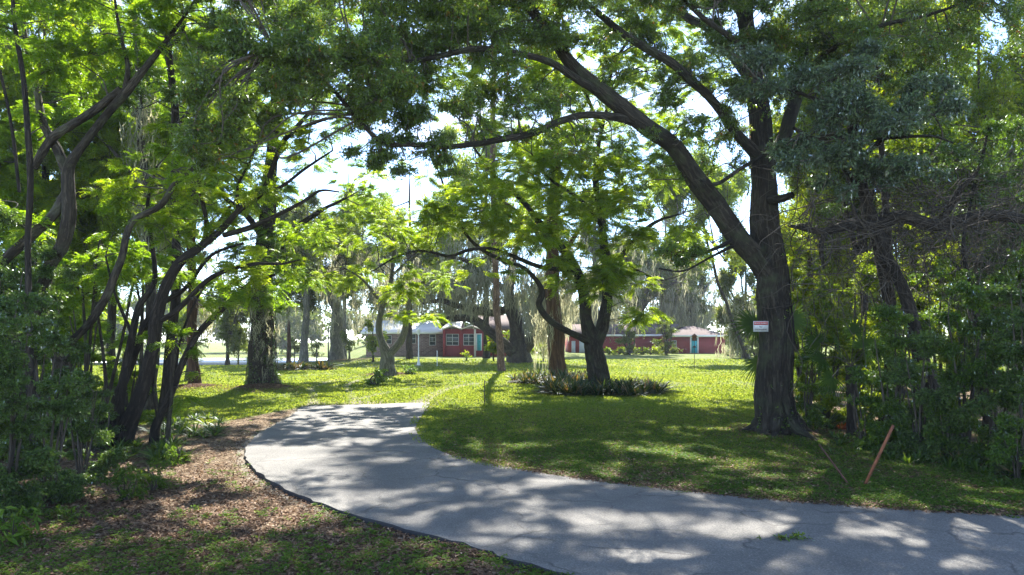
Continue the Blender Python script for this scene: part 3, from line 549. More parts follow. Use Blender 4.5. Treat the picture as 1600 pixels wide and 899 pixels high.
# ------------------------------------------------------------------ the forked tree in the middle, and its neighbours on the lawn
Y0 = 31.8
tree('forked_lawn_tree', 'dark forked tree in the middle lawn rising from a bed of strappy plants', [(938, 610, Y0, 40), (936, 590, Y0, 38), (930, 560, Y0, 36), (926, 535, Y0, 33), (918, 500, Y0, 22), (911, 455, Y0, 19), (895, 415, Y0, 17), (872, 380, Y0, 14), (838, 340, Y0, 11), (800, 300, Y0, 9), (772, 274, Y0, 6), (740, 230, Y0, 4)],
 [[(930, 545, Y0, 24), (942, 500, Y0+.2, 23), (950, 450, Y0+.4, 20), (946, 400, Y0+.6, 17), (938, 340, Y0+.8, 14), (932, 280, Y0+.8, 11), (936, 220, Y0+.8, 8), (948, 170, Y0+.8, 5)],
  [(926, 538, Y0, 17), (905, 526, Y0-.4, 14), (878, 512, Y0-.8, 13), (856, 496, Y0-1.1, 12), (843, 478, Y0-1.3, 12), (846, 460, Y0-1.4, 11), (838, 440, Y0-1.6, 9), (818, 418, Y0-1.8, 8.5), (790, 408, Y0-2, 8), (762, 396, Y0-2.2, 7), (735, 375, Y0-2.4, 6), (712, 340, Y0-2.6, 5), (698, 305, Y0-2.8, 4.5), (686, 270, Y0-3, 3), (672, 240, Y0-3, 2)],
  [(905, 425, Y0, 11), (870, 422, Y0-1, 9), (830, 412, Y0-1.8, 8), (780, 392, Y0-2.5, 6.5), (735, 390, Y0-3, 6), (700, 400, Y0-3.4, 5), (660, 392, Y0-3.8, 5), (620, 402, Y0-4.2, 3.5), (580, 425, Y0-4.6, 2)],
  [(948, 430, Y0+.4, 12), (975, 395, Y0, 10), (1000, 365, Y0-.6, 9), (1030, 345, Y0-1.2, 6), (1060, 335, Y0-1.6, 3)],
  [(948, 170, Y0+.8, 8), (960, 100, Y0+.4, 7), (1000, 40, Y0, 5), (1040, -10, Y0-.4, 3)], [(940, 200, Y0+.8, 7), (900, 120, Y0, 6), (860, 50, Y0-.4, 4), (840, 0, Y0-.5, 3)],
  [(938, 350, Y0+.8, 8), (905, 310, Y0, 6), (860, 280, Y0-.6, 5), (830, 240, Y0-1, 3)],
  [(947, 410, Y0+.6, 9), (990, 420, Y0, 6), (1030, 440, Y0-.6, 3)]],
 [(620, 360, 27.5, 100, 40, 1.8, .9), (700, 330, 28.5, 110, 45, 2, .9), (640, 430, 27.8, 80, 28, 1.4, .7), (740, 420, 29, 70, 22, 1.2, .5), (800, 350, 29.5, 90, 50, 2, .9), (830, 270, 30.5, 90, 45, 2, .9), (920, 230, 32, 90, 45, 2.2, 1.0), (1000, 270, 31.5, 90, 50, 2, .9),
  (900, 330, 31, 80, 40, 2, .8), (1000, 350, 30.5, 70, 40, 1.6, .9), (980, 430, 30.5, 70, 35, 1.6, 1.3), (900, 440, 30.5, 60, 35, 1.5, .8), (1000, 490, 30.6, 45, 18, 1.2, 1.1), (870, 390, 30, 60, 30, 1.4, 1.0), (780, 270, 30, 70, 30, 1.5, .8), (860, 330, 33, 130, 60, 2, .7), (980, 200, 34, 90, 50, 2, .8), (1060, 270, 33, 70, 50, 2, .8), (1080, 360, 32, 50, 40, 1.6, .6), (850, 190, 34, 90, 50, 2, .7), (930, 150, 33, 110, 45, 2.4, .9), (880, 70, 32, 90, 50, 2.4, .9), (1000, 70, 32, 90, 50, 2.4, .9), (1080, 110, 31, 80, 50, 2.2, .8), (960, -20, 32, 120, 50, 2.6, .9), (840, -30, 31, 110, 50, 2.6, .9), (1090, -10, 31, 110, 50, 2.6, .9), (760, 110, 31, 80, 45, 2, .7), (690, 160, 31, 70, 40, 2, .7), (720, 60, 33, 80, 40, 2.2, .7), (800, 190, 31.5, 90, 35, 2.2, .6), (640, 260, 30, 60, 28, 1.6, .4), (1040, 190, 32, 80, 40, 2.2, .6), (950, 385, 31, 50, 30, 1.4, .8)],  # upper clumps include some added to shade the verge and drive
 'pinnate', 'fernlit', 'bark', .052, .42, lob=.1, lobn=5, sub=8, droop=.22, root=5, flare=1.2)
tree('fluted_cedar', 'reddish fibrous fluted trunk just left of the forked tree, in its own plant bed', [(873, 590, 43, 35), (870, 560, 43, 32), (867, 520, 43, 30), (864, 470, 43, 27), (862, 420, 43, 25), (864, 340, 43, 22), (868, 250, 43, 18), (870, 120, 43, 12), (872, 20, 43, 6)],
 [[(864, 440, 43, 12), (890, 380, 43, 9), (930, 330, 42.5, 5)], [(864, 400, 43, 12), (830, 350, 43, 9), (780, 310, 42.5, 5)], [(866, 320, 43, 10), (900, 250, 43, 7), (930, 190, 43, 4)]],
 [(860, 330, 43, 70, 50, 2.5, .9), (790, 310, 43, 50, 40, 2, .7), (860, 220, 43, 90, 50, 3, .9), (930, 300, 43, 60, 50, 2, .8), (870, 110, 43, 80, 50, 3, .7)], 'whorl', 'forest', 'bark_red', .16, .4,
 moss=[(848, 500, 42.3, 10, 20, .6, 25, 3.2), (880, 470, 42.5, 14, 20, .6, 12, 1.5)], mossw=.04, lob=.16, lobn=9, flare=1.15)
tree('pine_tree', 'tall straight pine with a bare reddish trunk in front of the house door', [(785, 584, 47.5, 15), (782, 560, 47.5, 13.5), (778, 500, 47.5, 13), (774, 430, 47.5, 12), (771, 340, 47.5, 11), (770, 200, 47.5, 10), (774, 40, 47.5, 9), (778, -120, 47.5, 6), (780, -220, 47.5, 3)],
 [[(772, 60, 47.5, 5), (740, 30, 47, 4), (700, 20, 46.5, 2)], [(775, 0, 47.5, 5), (820, -30, 47, 4), (860, -40, 46.5, 2)], [(777, -80, 47.5, 5), (740, -120, 47, 3)]],
 [(740, 20, 47, 60, 22, 2, .8), (830, -30, 47, 60, 25, 2, .9), (770, -110, 47.5, 80, 40, 3, 1), (780, -200, 47.5, 60, 40, 3, 1)], 'whorl', 'forest', 'bark_pine', .24, .10, flare=1.1)
tree('leaning_fork_tree', 'small grey tree forking low in a mulch ring left of the white lamp post', [(606, 588, 42, 27), (605, 570, 42, 25), (604, 555, 42, 23), (597, 535, 42, 15), (593, 505, 42, 12), (600, 470, 42, 10), (612, 430, 42, 8), (618, 380, 42, 6)],
 [[(606, 556, 42, 17), (620, 540, 41.8, 14), (632, 515, 41.6, 12), (638, 480, 41.5, 9), (650, 450, 41.4, 7), (680, 430, 41, 4)], [(600, 480, 42, 7), (570, 440, 41.5, 5), (540, 420, 41, 3)], [(612, 430, 42, 6), (650, 400, 42, 4), (690, 380, 41.5, 3)]],
 [(540, 380, 41, 60, 35, 2, .9), (600, 350, 42, 80, 40, 2.4, .9), (560, 430, 41, 55, 28, 1.8, .9), (500, 440, 41, 45, 22, 1.5, .7), (640, 500, 41, 50, 16, 1.6, 1.2), (620, 470, 41.5, 35, 20, 1.2, .6), (680, 440, 41, 50, 22, 1.6, .7), (560, 300, 42.5, 70, 35, 2.2, .7)],
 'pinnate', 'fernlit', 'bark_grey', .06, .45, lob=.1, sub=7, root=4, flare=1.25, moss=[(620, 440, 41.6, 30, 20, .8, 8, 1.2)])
def wrap(t, base, S):
    mb = MB(); n = 2600; st = S[0]; q = rng.integers(0, int(len(st)*.62), n); a = rng.uniform(0, 6.28, n)
    c = st[q, :3]+np.stack([np.cos(a)*st[q, 3]*1.03, np.sin(a)*st[q, 3]*1.03, rng.normal(0, .15, n)], 1)
    for k in range(260):
        h = rng.uniform(.5, 1.6); p0 = c[k]; o = np.array([math.cos(a[k])*.05, math.sin(a[k])*.05, 0])
        pp = cat([p0, p0+o*2+(0, 0, -h*.4), p0+o*(1+rng.uniform(-2, 3))+(rng.normal(0, .1), 0, -h)], 3); tube(mb, pp, np.full(len(pp), .012), 3)
    mb.build('vine', M['vine'], t, base)
    mb = MB(); sprays(mb, c, unit(np.stack([np.cos(a), np.sin(a), -.6+0*a], 1)), rng.uniform(0, .6, n), 'whorl', .11, .35); mb.build('creeper', M['shrub'], t, base)
tree('moss_wrapped_tree', 'thick trunk shaggy with creeper and moss on a mulch mound left of the driveway', [(412, 612, 33, 50), (411, 590, 33, 46), (410, 560, 33, 43), (409, 510, 33, 40), (410, 460, 33, 36), (413, 400, 33, 31), (418, 330, 33, 26), (425, 250, 33, 20), (430, 150, 33, 14), (435, 40, 33, 7)],
 [[(412, 420, 33, 16), (450, 370, 33, 12), (500, 330, 32.5, 8), (540, 310, 32, 4)], [(415, 380, 33, 14), (380, 330, 33, 10), (340, 300, 33, 6)], [(425, 250, 33, 12), (470, 190, 33, 8), (510, 150, 33, 4)]],
 [(410, 400, 31.5, 70, 30, 1.6, 1.0), (460, 430, 31.5, 50, 28, 1.2, .9), (380, 440, 31.5, 50, 30, 1.3, 1.0), (470, 340, 32, 70, 40, 2, .8), (380, 300, 32.5, 80, 50, 2.2, .8), (440, 220, 33, 90, 50, 2.5, .7), (440, 120, 33, 90, 50, 2.5, .9), (440, 20, 33, 110, 50, 3, .9), (540, 270, 33, 50, 40, 2, .35), (600, 300, 34, 50, 30, 2, .3), (560, 150, 31, 70, 40, 2, .8), (620, 110, 33, 80, 45, 2.2, .8), (540, 60, 32, 90, 50, 2.5, .8), (340, 60, 33, 90, 50, 2.5, .8), (430, 470, 31.4, 40, 16, .9, .9)],  # some high clumps put in to cast shade on the drive
 'pinnate', 'fern', 'bark_dark', .055, .45, moss=[(410, 500, 32.2, 24, 34, .6, 34, .9), (412, 560, 32.2, 24, 24, .6, 26, .6), (412, 440, 32.4, 24, 30, .6, 26, 1.0)], mossw=.025, lob=.14, lobn=6, flare=1.35, extra=wrap)
tree('moss_hung_tree', 'slim upright trunk on a small mulch ring at left, moss trailing from its low limb', [(304, 608, 34, 21), (303, 590, 34, 19), (302, 540, 34, 18), (300, 480, 34, 17), (300, 400, 34, 15), (304, 300, 34, 12), (310, 200, 34, 9), (312, 90, 34, 5)],
 [[(301, 470, 34, 7), (318, 480, 33.6, 5), (332, 470, 33.4, 3)], [(301, 400, 34, 8), (340, 350, 34, 6), (370, 310, 33.6, 3)], [(302, 330, 34, 8), (260, 280, 34, 5), (230, 250, 34, 3)]],
 [(300, 380, 34, 60, 50, 2, .8), (340, 310, 34, 60, 40, 2, .8), (250, 270, 34, 70, 40, 2, .8), (310, 200, 34, 90, 60, 2.5, .8), (310, 90, 34, 80, 50, 2.5, .7), (290, 460, 33.5, 30, 20, 1, .7)],
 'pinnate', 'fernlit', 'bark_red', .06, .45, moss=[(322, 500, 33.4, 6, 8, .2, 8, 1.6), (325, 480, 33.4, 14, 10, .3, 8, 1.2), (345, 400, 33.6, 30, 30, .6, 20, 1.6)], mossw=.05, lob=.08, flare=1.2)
tree('dead_pole_trunk', 'thin bare pole like trunk left of the slim mulched trunk', [(275, 607, 35, 8.5), (275, 560, 35, 8), (274, 480, 35, 7.5), (272, 380, 35, 7), (270, 250, 35, 5), (268, 140, 35, 3)], [], [(268, 200, 35, 50, 50, 1.5, .6)], 'whorl', 'forest', 'bark_pale', .12, .4)
tree('ivy_trunk_tree', 'broad grey trunk seen between the leaning stems at the far left lawn edge', [(236, 648, 23.5, 24), (237, 620, 23.5, 22), (238, 560, 23.5, 21), (236, 480, 23.5, 20), (232, 380, 23.5, 17), (225, 260, 23.5, 14), (215, 130, 23.5, 10), (210, 20, 23.5, 6)],
 [[(233, 400, 23.5, 9), (270, 330, 23.5, 7), (320, 290, 23.5, 4)], [(228, 300, 23.5, 9), (180, 240, 23.5, 6), (140, 200, 23.5, 4)]],
 [(300, 290, 23.5, 70, 40, 1.2, .9), (150, 210, 23.5, 80, 50, 1.4, .9), (230, 150, 23.5, 90, 60, 1.6, .9), (220, 40, 23.5, 90, 50, 1.6, .9)], 'pinnate', 'fern', 'bark_pale', .055, .42, flare=1.15,
 moss=[(228, 330, 23.2, 16, 60, .4, 40, 1.8), (222, 180, 23.2, 12, 60, .4, 30, 1.6)], mossw=.03)
print('mid done', LEAFN, flush=True)

# ------------------------------------------------------------------ the thicket on the left
Yt = 15.8
LB = dict(kind='pinnate', L=.040, Wf=.46)
tree('leaning_thicket_tree', 'thickest mottled trunk at the left leaning out of dark shrubs and forking high up', [(150, 716, 15.4, 36), (136, 690, 15.4, 34), (116, 650, 15.4, 32), (104, 600, 15.4, 31), (94, 550, 15.3, 30), (76, 515, 15.2, 27), (62, 475, 15.1, 25), (72, 420, 15, 24), (96, 385, 15, 23), (108, 340, 15, 24), (108, 290, 15, 22), (112, 262, 15, 20), (135, 225, 14.9, 15), (165, 180, 14.8, 15), (195, 142, 14.7, 16), (222, 108, 14.6, 12), (262, 60, 14.5, 8), (300, 10, 14.4, 5), (330, -50, 14.3, 3)],
 [[(106, 275, 15, 17), (90, 235, 15, 17), (68, 195, 15.1, 15), (56, 150, 15.2, 13), (44, 90, 15.3, 10), (36, 20, 15.4, 7), (30, -60, 15.5, 4)],
  [(52, 262, 15, 14), (78, 222, 14.9, 15), (110, 198, 14.8, 16), (150, 170, 14.7, 16), (190, 140, 14.7, 15)],
  [(196, 138, 14.7, 13), (199, 105, 14.6, 9), (190, 60, 14.6, 7), (182, 10, 14.5, 5), (176, -40, 14.5, 3)],
  [(0, 412, 14.6, 18), (42, 372, 14.8, 17), (84, 335, 15, 17), (104, 300, 15, 14)],
  [(96, 548, 15.3, 16), (124, 522, 15.2, 14), (144, 500, 15.1, 14), (166, 462, 15, 14), (178, 430, 15, 14), (190, 400, 14.9, 13), (197, 370, 14.9, 13), (212, 344, 14.8, 12), (252, 322, 14.7, 12), (274, 288, 14.6, 10), (315, 252, 14.5, 7), (350, 216, 14.4, 5), (390, 190, 14.3, 3)]],
 [(60, 60, 15, 90, 70, .9, 1.0), (180, 50, 14.6, 90, 60, .9, .9), (290, 30, 14.4, 80, 50, .8, .9), (130, 120, 15.2, 70, 40, .8, .5), (30, 180, 15.2, 50, 50, .6, .8), (320, 260, 14.5, 70, 30, .6, .6), (380, 190, 14.2, 60, 30, .6, .5), (100, -60, 15, 220, 60, 1.6, 1.2), (300, -100, 14.4, 160, 70, 1.6, 1.2), (20, 330, 14.6, 50, 40, .6, .8)],
 leaf='fern', bark='bark_pale', flare=1.2, sub=8, **LB)
tree('curving_thicket_tree', 'dark trunk curving up to the right from the thicket edge and fanning over the lawn', [(190, 700, 15.9, 30), (202, 660, 15.9, 27), (222, 600, 15.9, 25), (238, 545, 15.8, 24), (243, 500, 15.7, 23), (258, 456, 15.6, 19), (284, 412, 15.5, 17), (314, 386, 15.4, 15), (345, 360, 15.3, 13), (374, 328, 15.2, 11), (408, 298, 15.1, 10), (428, 255, 15, 9), (450, 216, 14.9, 7), (495, 192, 14.8, 5), (550, 178, 14.7, 3)],
 [[(350, 368, 15.3, 11), (388, 356, 15.1, 10), (430, 338, 15, 8), (470, 318, 14.9, 7), (500, 298, 14.8, 5), (530, 300, 14.7, 3)],
  [(246, 502, 15.7, 13), (268, 492, 15.6, 12), (292, 472, 15.5, 10), (322, 440, 15.4, 9), (352, 424, 15.3, 8), (400, 412, 15.2, 7), (440, 412, 15.1, 5), (468, 406, 15, 3)],
  [(316, 386, 15.4, 9), (322, 350, 15.4, 8), (312, 300, 15.4, 7), (306, 250, 15.3, 5), (290, 200, 15.3, 3)],
  [(410, 300, 15.1, 7), (440, 292, 15, 6), (480, 262, 14.9, 5), (520, 235, 14.8, 3)],
  [(372, 332, 15.2, 8), (372, 290, 15.3, 6), (392, 250, 15.4, 4), (400, 220, 15.4, 3)]],
 [(400, 260, 15, 70, 35, .7, .8), (470, 215, 14.8, 60, 28, .6, .7), (440, 320, 15, 60, 28, .6, .7), (340, 300, 15.4, 60, 40, .7, .8), (300, 210, 15.3, 60, 40, .7, .7), (400, 400, 15.2, 70, 25, .6, .9), (340, 420, 15.3, 60, 30, .6, .9), (290, 350, 15.6, 60, 30, .7, .8), (200, 300, 15.9, 60, 40, .8, .8), (350, 470, 15.2, 50, 20, .5, .6)],
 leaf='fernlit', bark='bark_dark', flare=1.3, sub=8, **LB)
tree('arching_sapling', 'slender stem arching right beside the lawn with a feathery crown over the mulch mound', [(240, 676, 16.2, 14), (252, 645, 16.2, 13), (268, 610, 16.2, 12.5), (288, 560, 16.1, 12), (308, 522, 16, 12), (340, 490, 15.9, 11), (370, 462, 15.8, 9), (398, 438, 15.7, 7), (430, 430, 15.6, 4)],
 [[(262, 622, 16.2, 5), (274, 585, 16.2, 5), (282, 530, 16.2, 4.5), (300, 480, 16.1, 4), (330, 430, 16, 3)], [(246, 660, 16.2, 4), (240, 600, 16.2, 4), (250, 520, 16.2, 3)]],
 [(400, 445, 15.7, 60, 20, .5, .8), (330, 450, 16, 50, 25, .5, .8), (300, 600, 16, 36, 26, .4, .35), (270, 520, 16.2, 40, 24, .4, .5)], leaf='fern', bark='bark_dark', sub=6, **LB)
tree('twin_thicket_stem', 'slim dark stem close against the left side of the curving dark trunk', [(180, 697, 16, 17), (188, 650, 16, 16), (195, 590, 16, 15), (203, 530, 16, 13), (215, 480, 16, 12), (240, 440, 16, 10), (238, 380, 16, 8), (232, 320, 16, 6), (245, 260, 16, 4)],
 [[(205, 520, 16, 7), (180, 460, 16, 5), (165, 400, 16, 3)]], [(240, 330, 16, 60, 45, .8, .8), (165, 400, 16.2, 60, 40, .8, .7), (250, 260, 16, 60, 40, .8, .8)], leaf='fern', bark='bark_dark', sub=7, **LB)
tree('straight_thicket_stem', 'dark stem angling right behind the curving trunk in the left thicket', [(162, 688, 16.8, 17), (176, 640, 16.8, 16), (196, 590, 16.8, 15), (216, 535, 16.7, 13), (246, 480, 16.6, 12), (290, 450, 16.5, 8), (330, 400, 16.4, 6), (380, 380, 16.3, 4)], [[(214, 540, 16.7, 8), (222, 500, 16.8, 6), (214, 450, 17, 4)]],
 [(300, 430, 16.5, 60, 35, .7, .8), (210, 440, 17, 60, 35, .8, .7)], leaf='fern', bark='bark_dark', sub=6, **LB)
tree('upright_thicket_stem', 'nearly vertical dark stem at the upper left edge above the glossy shrubs', [(60, 740, 13.5, 15), (50, 640, 13.5, 13), (46, 520, 13.5, 12), (44, 400, 13.5, 11), (46, 290, 13.5, 10.5), (42, 180, 13.5, 10), (34, 100, 13.5, 9), (22, 20, 13.5, 7), (18, -60, 13.5, 5)],
 [[(30, 300, 13.5, 6), (22, 230, 13.5, 6), (10, 160, 13.5, 5), (0, 110, 13.5, 5)]], [(10, 40, 13.5, 70, 60, .7, .7), (40, -60, 13.5, 90, 50, .8, 1)], leaf='fern', bark='bark_dark', sub=6, **LB)
for (a, b_, c_, d_, yy, lb) in [(118, 700, 150, 420, 17.5, 'pale thin stem left of the dark stems in the thicket'), (133, 690, 128, 440, 18.2, 'pale thin upright stem deep in the left thicket'), (150, 690, 205, 455, 18.8, 'thin stem leaning right deep in the left thicket'), (210, 668, 225, 420, 18.5, 'thin stem between the dark trunk and the broad grey trunk'), (170, 680, 150, 470, 17.8, 'thin stem leaning left among the dark thicket stems'), (262, 672, 268, 560, 16, 'short thin stem at the foot of the arching sapling')]:
    tree('sapling', lb, [(a, b_, yy, 8), ((a+c_)/2+4, (b_+d_)/2, yy, 6), (c_, d_, yy, 4), (c_+6, d_-50, yy, 2)], [], [(c_, d_-20, yy, 40, 26, .5, .6)], leaf='fern', bark='bark_pale', sub=4, group='thin saplings of the left thicket', cat_='sapling', **LB)
tree('overhanging_bough_tree', 'dark leaved bough dropping from the top edge of the photo left of centre', [(250, 690, 20.5, 20), (262, 600, 20.5, 18), (275, 400, 20, 16), (272, 200, 19, 14), (265, 60, 18, 13), (285, -60, 17, 10)], [[(266, 70, 18, 11), (278, 56, 16.5, 10), (288, 28, 15.5, 9), (276, -10, 15, 8)], [(272, 200, 19, 9), (330, 150, 17, 7), (400, 120, 16, 6), (450, 118, 15, 4)]],
 [(350, 40, 16, 80, 40, .8, .9), (440, 120, 15.5, 60, 30, .6, .8), (240, 150, 17, 60, 40, .8, .7)], 'whorl', 'dark', 'bark_dark', .09, .4, sub=7)

def shrub(name, label, px, py, hpx, rx, cov=1.6, leaf='dark', L=.06, Wf=.45, kind='whorl', group=None, Y=None, cat_='shrub', ns=5, depth=None):
    Y = Y or CH*F/(py-HZ); s = Y/F; st = []
    for k in range(ns):
        e = rng.uniform(-.7, .7)*rx; h = hpx*rng.uniform(.6, .95)
        st.append([(px+e*.15, py, Y, 3+hpx*.012), (px+e*.5+rng.normal(0, 4), py-h*.45, Y+rng.normal(0, .1), 2.5+hpx*.008), (px+e, py-h, Y+rng.normal(0, .2), 1.6)])
    n = max(3, int(hpx/(rx*.75))); bl = []
    dp = depth or max(.25, rx*s*.8)
    for k in range(n+1):
        f_ = (k+.35)/(n+.6); bl.append((px+rng.normal(0, rx*.12), py-hpx*f_, Y+rng.normal(0, .12), rx*(1.05-.5*abs(f_-.45)), hpx/(n+1)*.8, dp, cov))
    if hpx > 100: bl += [(px, py-hpx*.06, Y-.1, rx*.95, hpx*.09, dp, cov*.8)]
    return tree(name, label, st[0], st[1:], bl, kind, leaf, 'twig', L, Wf, cat_=cat_, group=group, sub=6, flare=1, droop=.2, twigr=.006, seg=6)
DS = [(8, 806, 330, 80, 'dark glossy shrub filling the lower left corner of the photo'), (75, 786, 250, 62, 'dark glossy shrub right of the corner shrub at the left edge'), (128, 752, 150, 46, 'low dark shrub at the foot of the thickest leaning trunk'), (-10, 720, 380, 80, 'tall glossy shrub reaching up the left edge of the photo'), (60, 712, 290, 55, 'tall glossy shrub behind the upright stem at left'), (30, 690, 330, 60, 'glossy shrub against the base of the upper left limb'), (100, 700, 170, 44, 'glossy shrub left of the thickest leaning trunk'), (150, 705, 110, 40, 'dark shrub under the dark stems of the left thicket'), (-60, 830, 420, 90, 'nearest dark shrub cut by the left edge of the photo')]
for px, py, h, rx, lb in DS: shrub('glossy_shrub', lb, px, py, h, rx, 1.3, 'dark', .055, .5, group='glossy shrubs along the left edge', ns=7)
for px, py, h, rx, Yy, lb in [(130, 650, 190, 50, 19, 'feathery shrub seen between the leaning trunk and the dark stems'), (60, 660, 240, 60, 19.5, 'feathery shrub behind the tall glossy shrub at left'), (200, 645, 120, 36, 20.5, 'small feathery shrub behind the dark stems'), (-20, 660, 300, 70, 18.5, 'feathery shrub behind the left edge limb')]:
    shrub('feathery_shrub', lb, px, py, h, rx, 1.0, 'fern', .036, .4, 'pinnate', group='feathery shrubs behind the left thicket', Y=Yy)

# strappy and rosette plants: a few prototypes, copied
def rosette(name, nb, L, W, mat_, up=.9, arch=1.0, col=(0, 1), seg=5):
    mb = MB()
    for k in range(nb):
        a = rng.uniform(0, 6.28); e = rng.uniform(.25, 1)*up; l_ = L*rng.uniform(.6, 1.15); t = np.linspace(0, 1, seg)
        r_ = l_*t*math.cos(e)*(1+.25*t); z = l_*(t*math.sin(e)-arch*.55*t*t*math.cos(e)); z = z+.01
        p = np.stack([np.cos(a)*r_, np.sin(a)*r_, z], 1)+np.array([math.cos(a), math.sin(a), 0])*W*.3; sd = np.array([-math.sin(a), math.cos(a), rng.normal(0, .25)])
        w_ = (W*np.sin(np.pi*np.clip(t*.8+.2, 0, 1))**.7*rng.uniform(.7, 1.1))[:, None]; w_[-1] *= .15
        V = np.stack([p-sd*w_*.5, p+sd*w_*.5], 1).reshape(-1, 3); i = np.arange(seg-1)*2
        mb.add(V, np.stack([i, i+1, i+3, i+2], 1), 0, np.full(seg-1, rng.uniform(*col)))
    return mb.build(name, M[mat_])
def scatter_copies(protos, spots, label, cat_, group, smin=.75, smax=1.2):
    for k, (x, y) in enumerate(spots):
        o = protos[k] if k < len(protos) else protos[rng.integers(len(protos))].copy()
        if k >= len(protos): C.objects.link(o)
        o.location = (x, y, ground(x, y)-.01); o.rotation_euler = (rng.normal(0, .06), rng.normal(0, .06), rng.uniform(0, 6.28)); q = rng.uniform(smin, smax); o.scale = (q, q, q*rng.uniform(.85, 1.1))
        tag(o, label, cat_, group)
def ring(cx, cy, rx, ry, n, hole=.25):
    out = []
    while len(out) < n:
        a, r_ = rng.uniform(0, 6.28), rng.uniform(hole, 1)**.6
        q = np.array([cx+math.cos(a)*rx*r_, cy+math.sin(a)*ry*r_])
        if all(np.hypot(*(q-o)) > .27 for o in out) or rng.random() < .04: out.append(q)
    return out
pr = [rosette('strappy_plant', 56, .86, .06, 'strap', 1.25, .95) for _ in range(4)]
c1 = P(940, 600, 30.6); scatter_copies(pr, ring(c1[0], 30.2, 2.6, 1.7, 84), 'strappy dark green plant in the bed at the foot of the forked lawn tree', 'plant', 'strappy plants bedded round the forked tree')
pr = [rosette('strappy_plant', 52, .85, .065, 'strap', 1.25, .95) for _ in range(3)]
c1 = P(868, 600, 37); scatter_copies(pr, ring(c1[0]-.1, 36.6, 2.2, 1.7, 48), 'strappy variegated plant in the bed at the foot of the fluted reddish trunk', 'plant', 'strappy plants bedded round the fluted trunk')
pr = [rosette('fan_leaved_plant', 40, 1.0, .11, 'strap', 1.1, .9, (.3, 1)) for _ in range(3)]
c1 = P(478, 570, 52); scatter_copies(pr, ring(c1[0], 50, 2.6, 1.4, 20, .1), 'arching brown green plant in the bed at the foot of the pale mossy trunk', 'plant', 'arching plants bedded round the pale mossy trunk')
pr = [rosette('ground_lily', 26, .36, .035, 'lily', 1.2, .8, (.1, .9)) for _ in range(4)]
sp_ = [G(rng.uniform(215, 345), 0) if 0 else G(px, py) for px, py in zip(rng.uniform(232, 345, 46), rng.uniform(652, 684, 46))]+[G(px, py) for px, py in zip(rng.uniform(172, 290, 34), rng.uniform(690, 724, 34))]
scatter_copies(pr, sp_, 'narrow leaved green plant growing on the bank under the left thicket', 'plant', 'narrow leaved plants under the left thicket', .7, 1.35)
for px, py, h, rx, L_, lf, lb in [(199, 784, 46, 23, .10, 'lily', 'rounded dark green seedling bush, left of the pair on the leaf litter'), (238, 768, 40, 18, .09, 'lily', 'rounded dark green seedling bush, right of the pair on the leaf litter'), (22, 850, 46, 28, .13, 'clover', 'light green broad leaved plant alone near the left bottom corner'), (277, 724, 30, 11, .09, 'clover', 'bright green young plant between the pair of bushes and the lilies'), (112, 812, 22, 16, .08, 'clover', 'tiny green plant on the litter left of the bush pair')]:
    shrub('young_plant', lb, px, py, h, rx, .8, lf, L_, .3, ns=4, cat_='plant')
pr = [rosette('thicket_herb', 24, .30, .05, 'lily', 1.3, .7, (.0, .8)) for _ in range(4)]
fx = rng.uniform(1245, 1640, 80); scatter_copies(pr, [G(px, 668+(px-1236)*.24+rng.normal(4, 9)) for px in fx], 'low leafy herb along the front edge of the right thicket', 'plant', 'low herbs fronting the right thicket', .5, 1.2)
for px, py, L_, m_, lb in [(1316, 672, .38, 'red', 'red bromeliad rosette just left of the small palm trunk'), (1466, 712, .42, 'red', 'orange red bromeliad at the front of the right thicket'), (1537, 722, .36, 'red', 'orange bromeliad right of the orange red one'), (1592, 748, .6, 'strap', 'arching striped bromeliad at the right edge of the photo'), (1420, 706, .5, 'strap', 'dark bromeliad left of the orange red one'), (1368, 694, .5, 'strap', 'dark bromeliad behind the rusty orange stake'), (1290, 668, .6, 'strap', 'pale strappy plant between the large oak and the small palm'), (1500, 730, .45, 'strap', 'dark bromeliad between the orange red and orange ones')]:
    o = rosette('bromeliad', 34, L_, L_*.13, m_, 1.25, .55, (.2, 1)); x, y = G(px, py); o.location = (x, y, ground(x, y)); tag(o, lb, 'plant')
for px, py, h, rx, lb in [(588, 603, 24, 15, 'small dark rounded bush in front of the low forked grey tree'), (636, 586, 12, 14, 'low yellow green bush at the right foot of the grey forked tree')]:
    shrub('small_bush', lb, px, py, h, rx, 1.6, 'shrub', .12, .5, ns=3)

# ------------------------------------------------------------------ the thicket on the right
tree('slanted_thicket_tree', 'dark slanting trunk carrying a thick vine hung limb in the right thicket', [(1492, 690, 16.6, 30), (1470, 630, 16.6, 27), (1445, 570, 16.5, 25), (1428, 505, 16.4, 24), (1402, 440, 16.3, 22), (1375, 380, 16.2, 22), (1358, 330, 16.1, 18), (1345, 270, 16, 14), (1340, 200, 16, 9), (1350, 120, 16, 5)],
 [[(1372, 352, 16.1, 22), (1410, 338, 16, 26), (1460, 352, 15.9, 24), (1510, 345, 15.9, 22), (1560, 338, 15.8, 20), (1620, 342, 15.8, 16), (1700, 330, 15.8, 9)],
  [(1374, 352, 16.1, 20), (1330, 352, 16.1, 20), (1290, 364, 16.1, 14), (1255, 358, 16.1, 9), (1235, 352, 16.1, 4)],
  [(1290, 362, 16.1, 12), (1284, 385, 16, 10), (1288, 420, 16, 6)],
  [(1470, 350, 15.9, 14), (1500, 295, 15.8, 10), (1530, 260, 15.7, 7), (1545, 200, 15.6, 4)]],
 [(1500, 250, 15.8, 80, 40, .7, .6), (1300, 300, 16, 50, 30, .5, .5), (1570, 300, 15.8, 50, 30, .6, .7)], 'whorl', 'dark', 'bark_dark', .07, .45, flare=1.1)
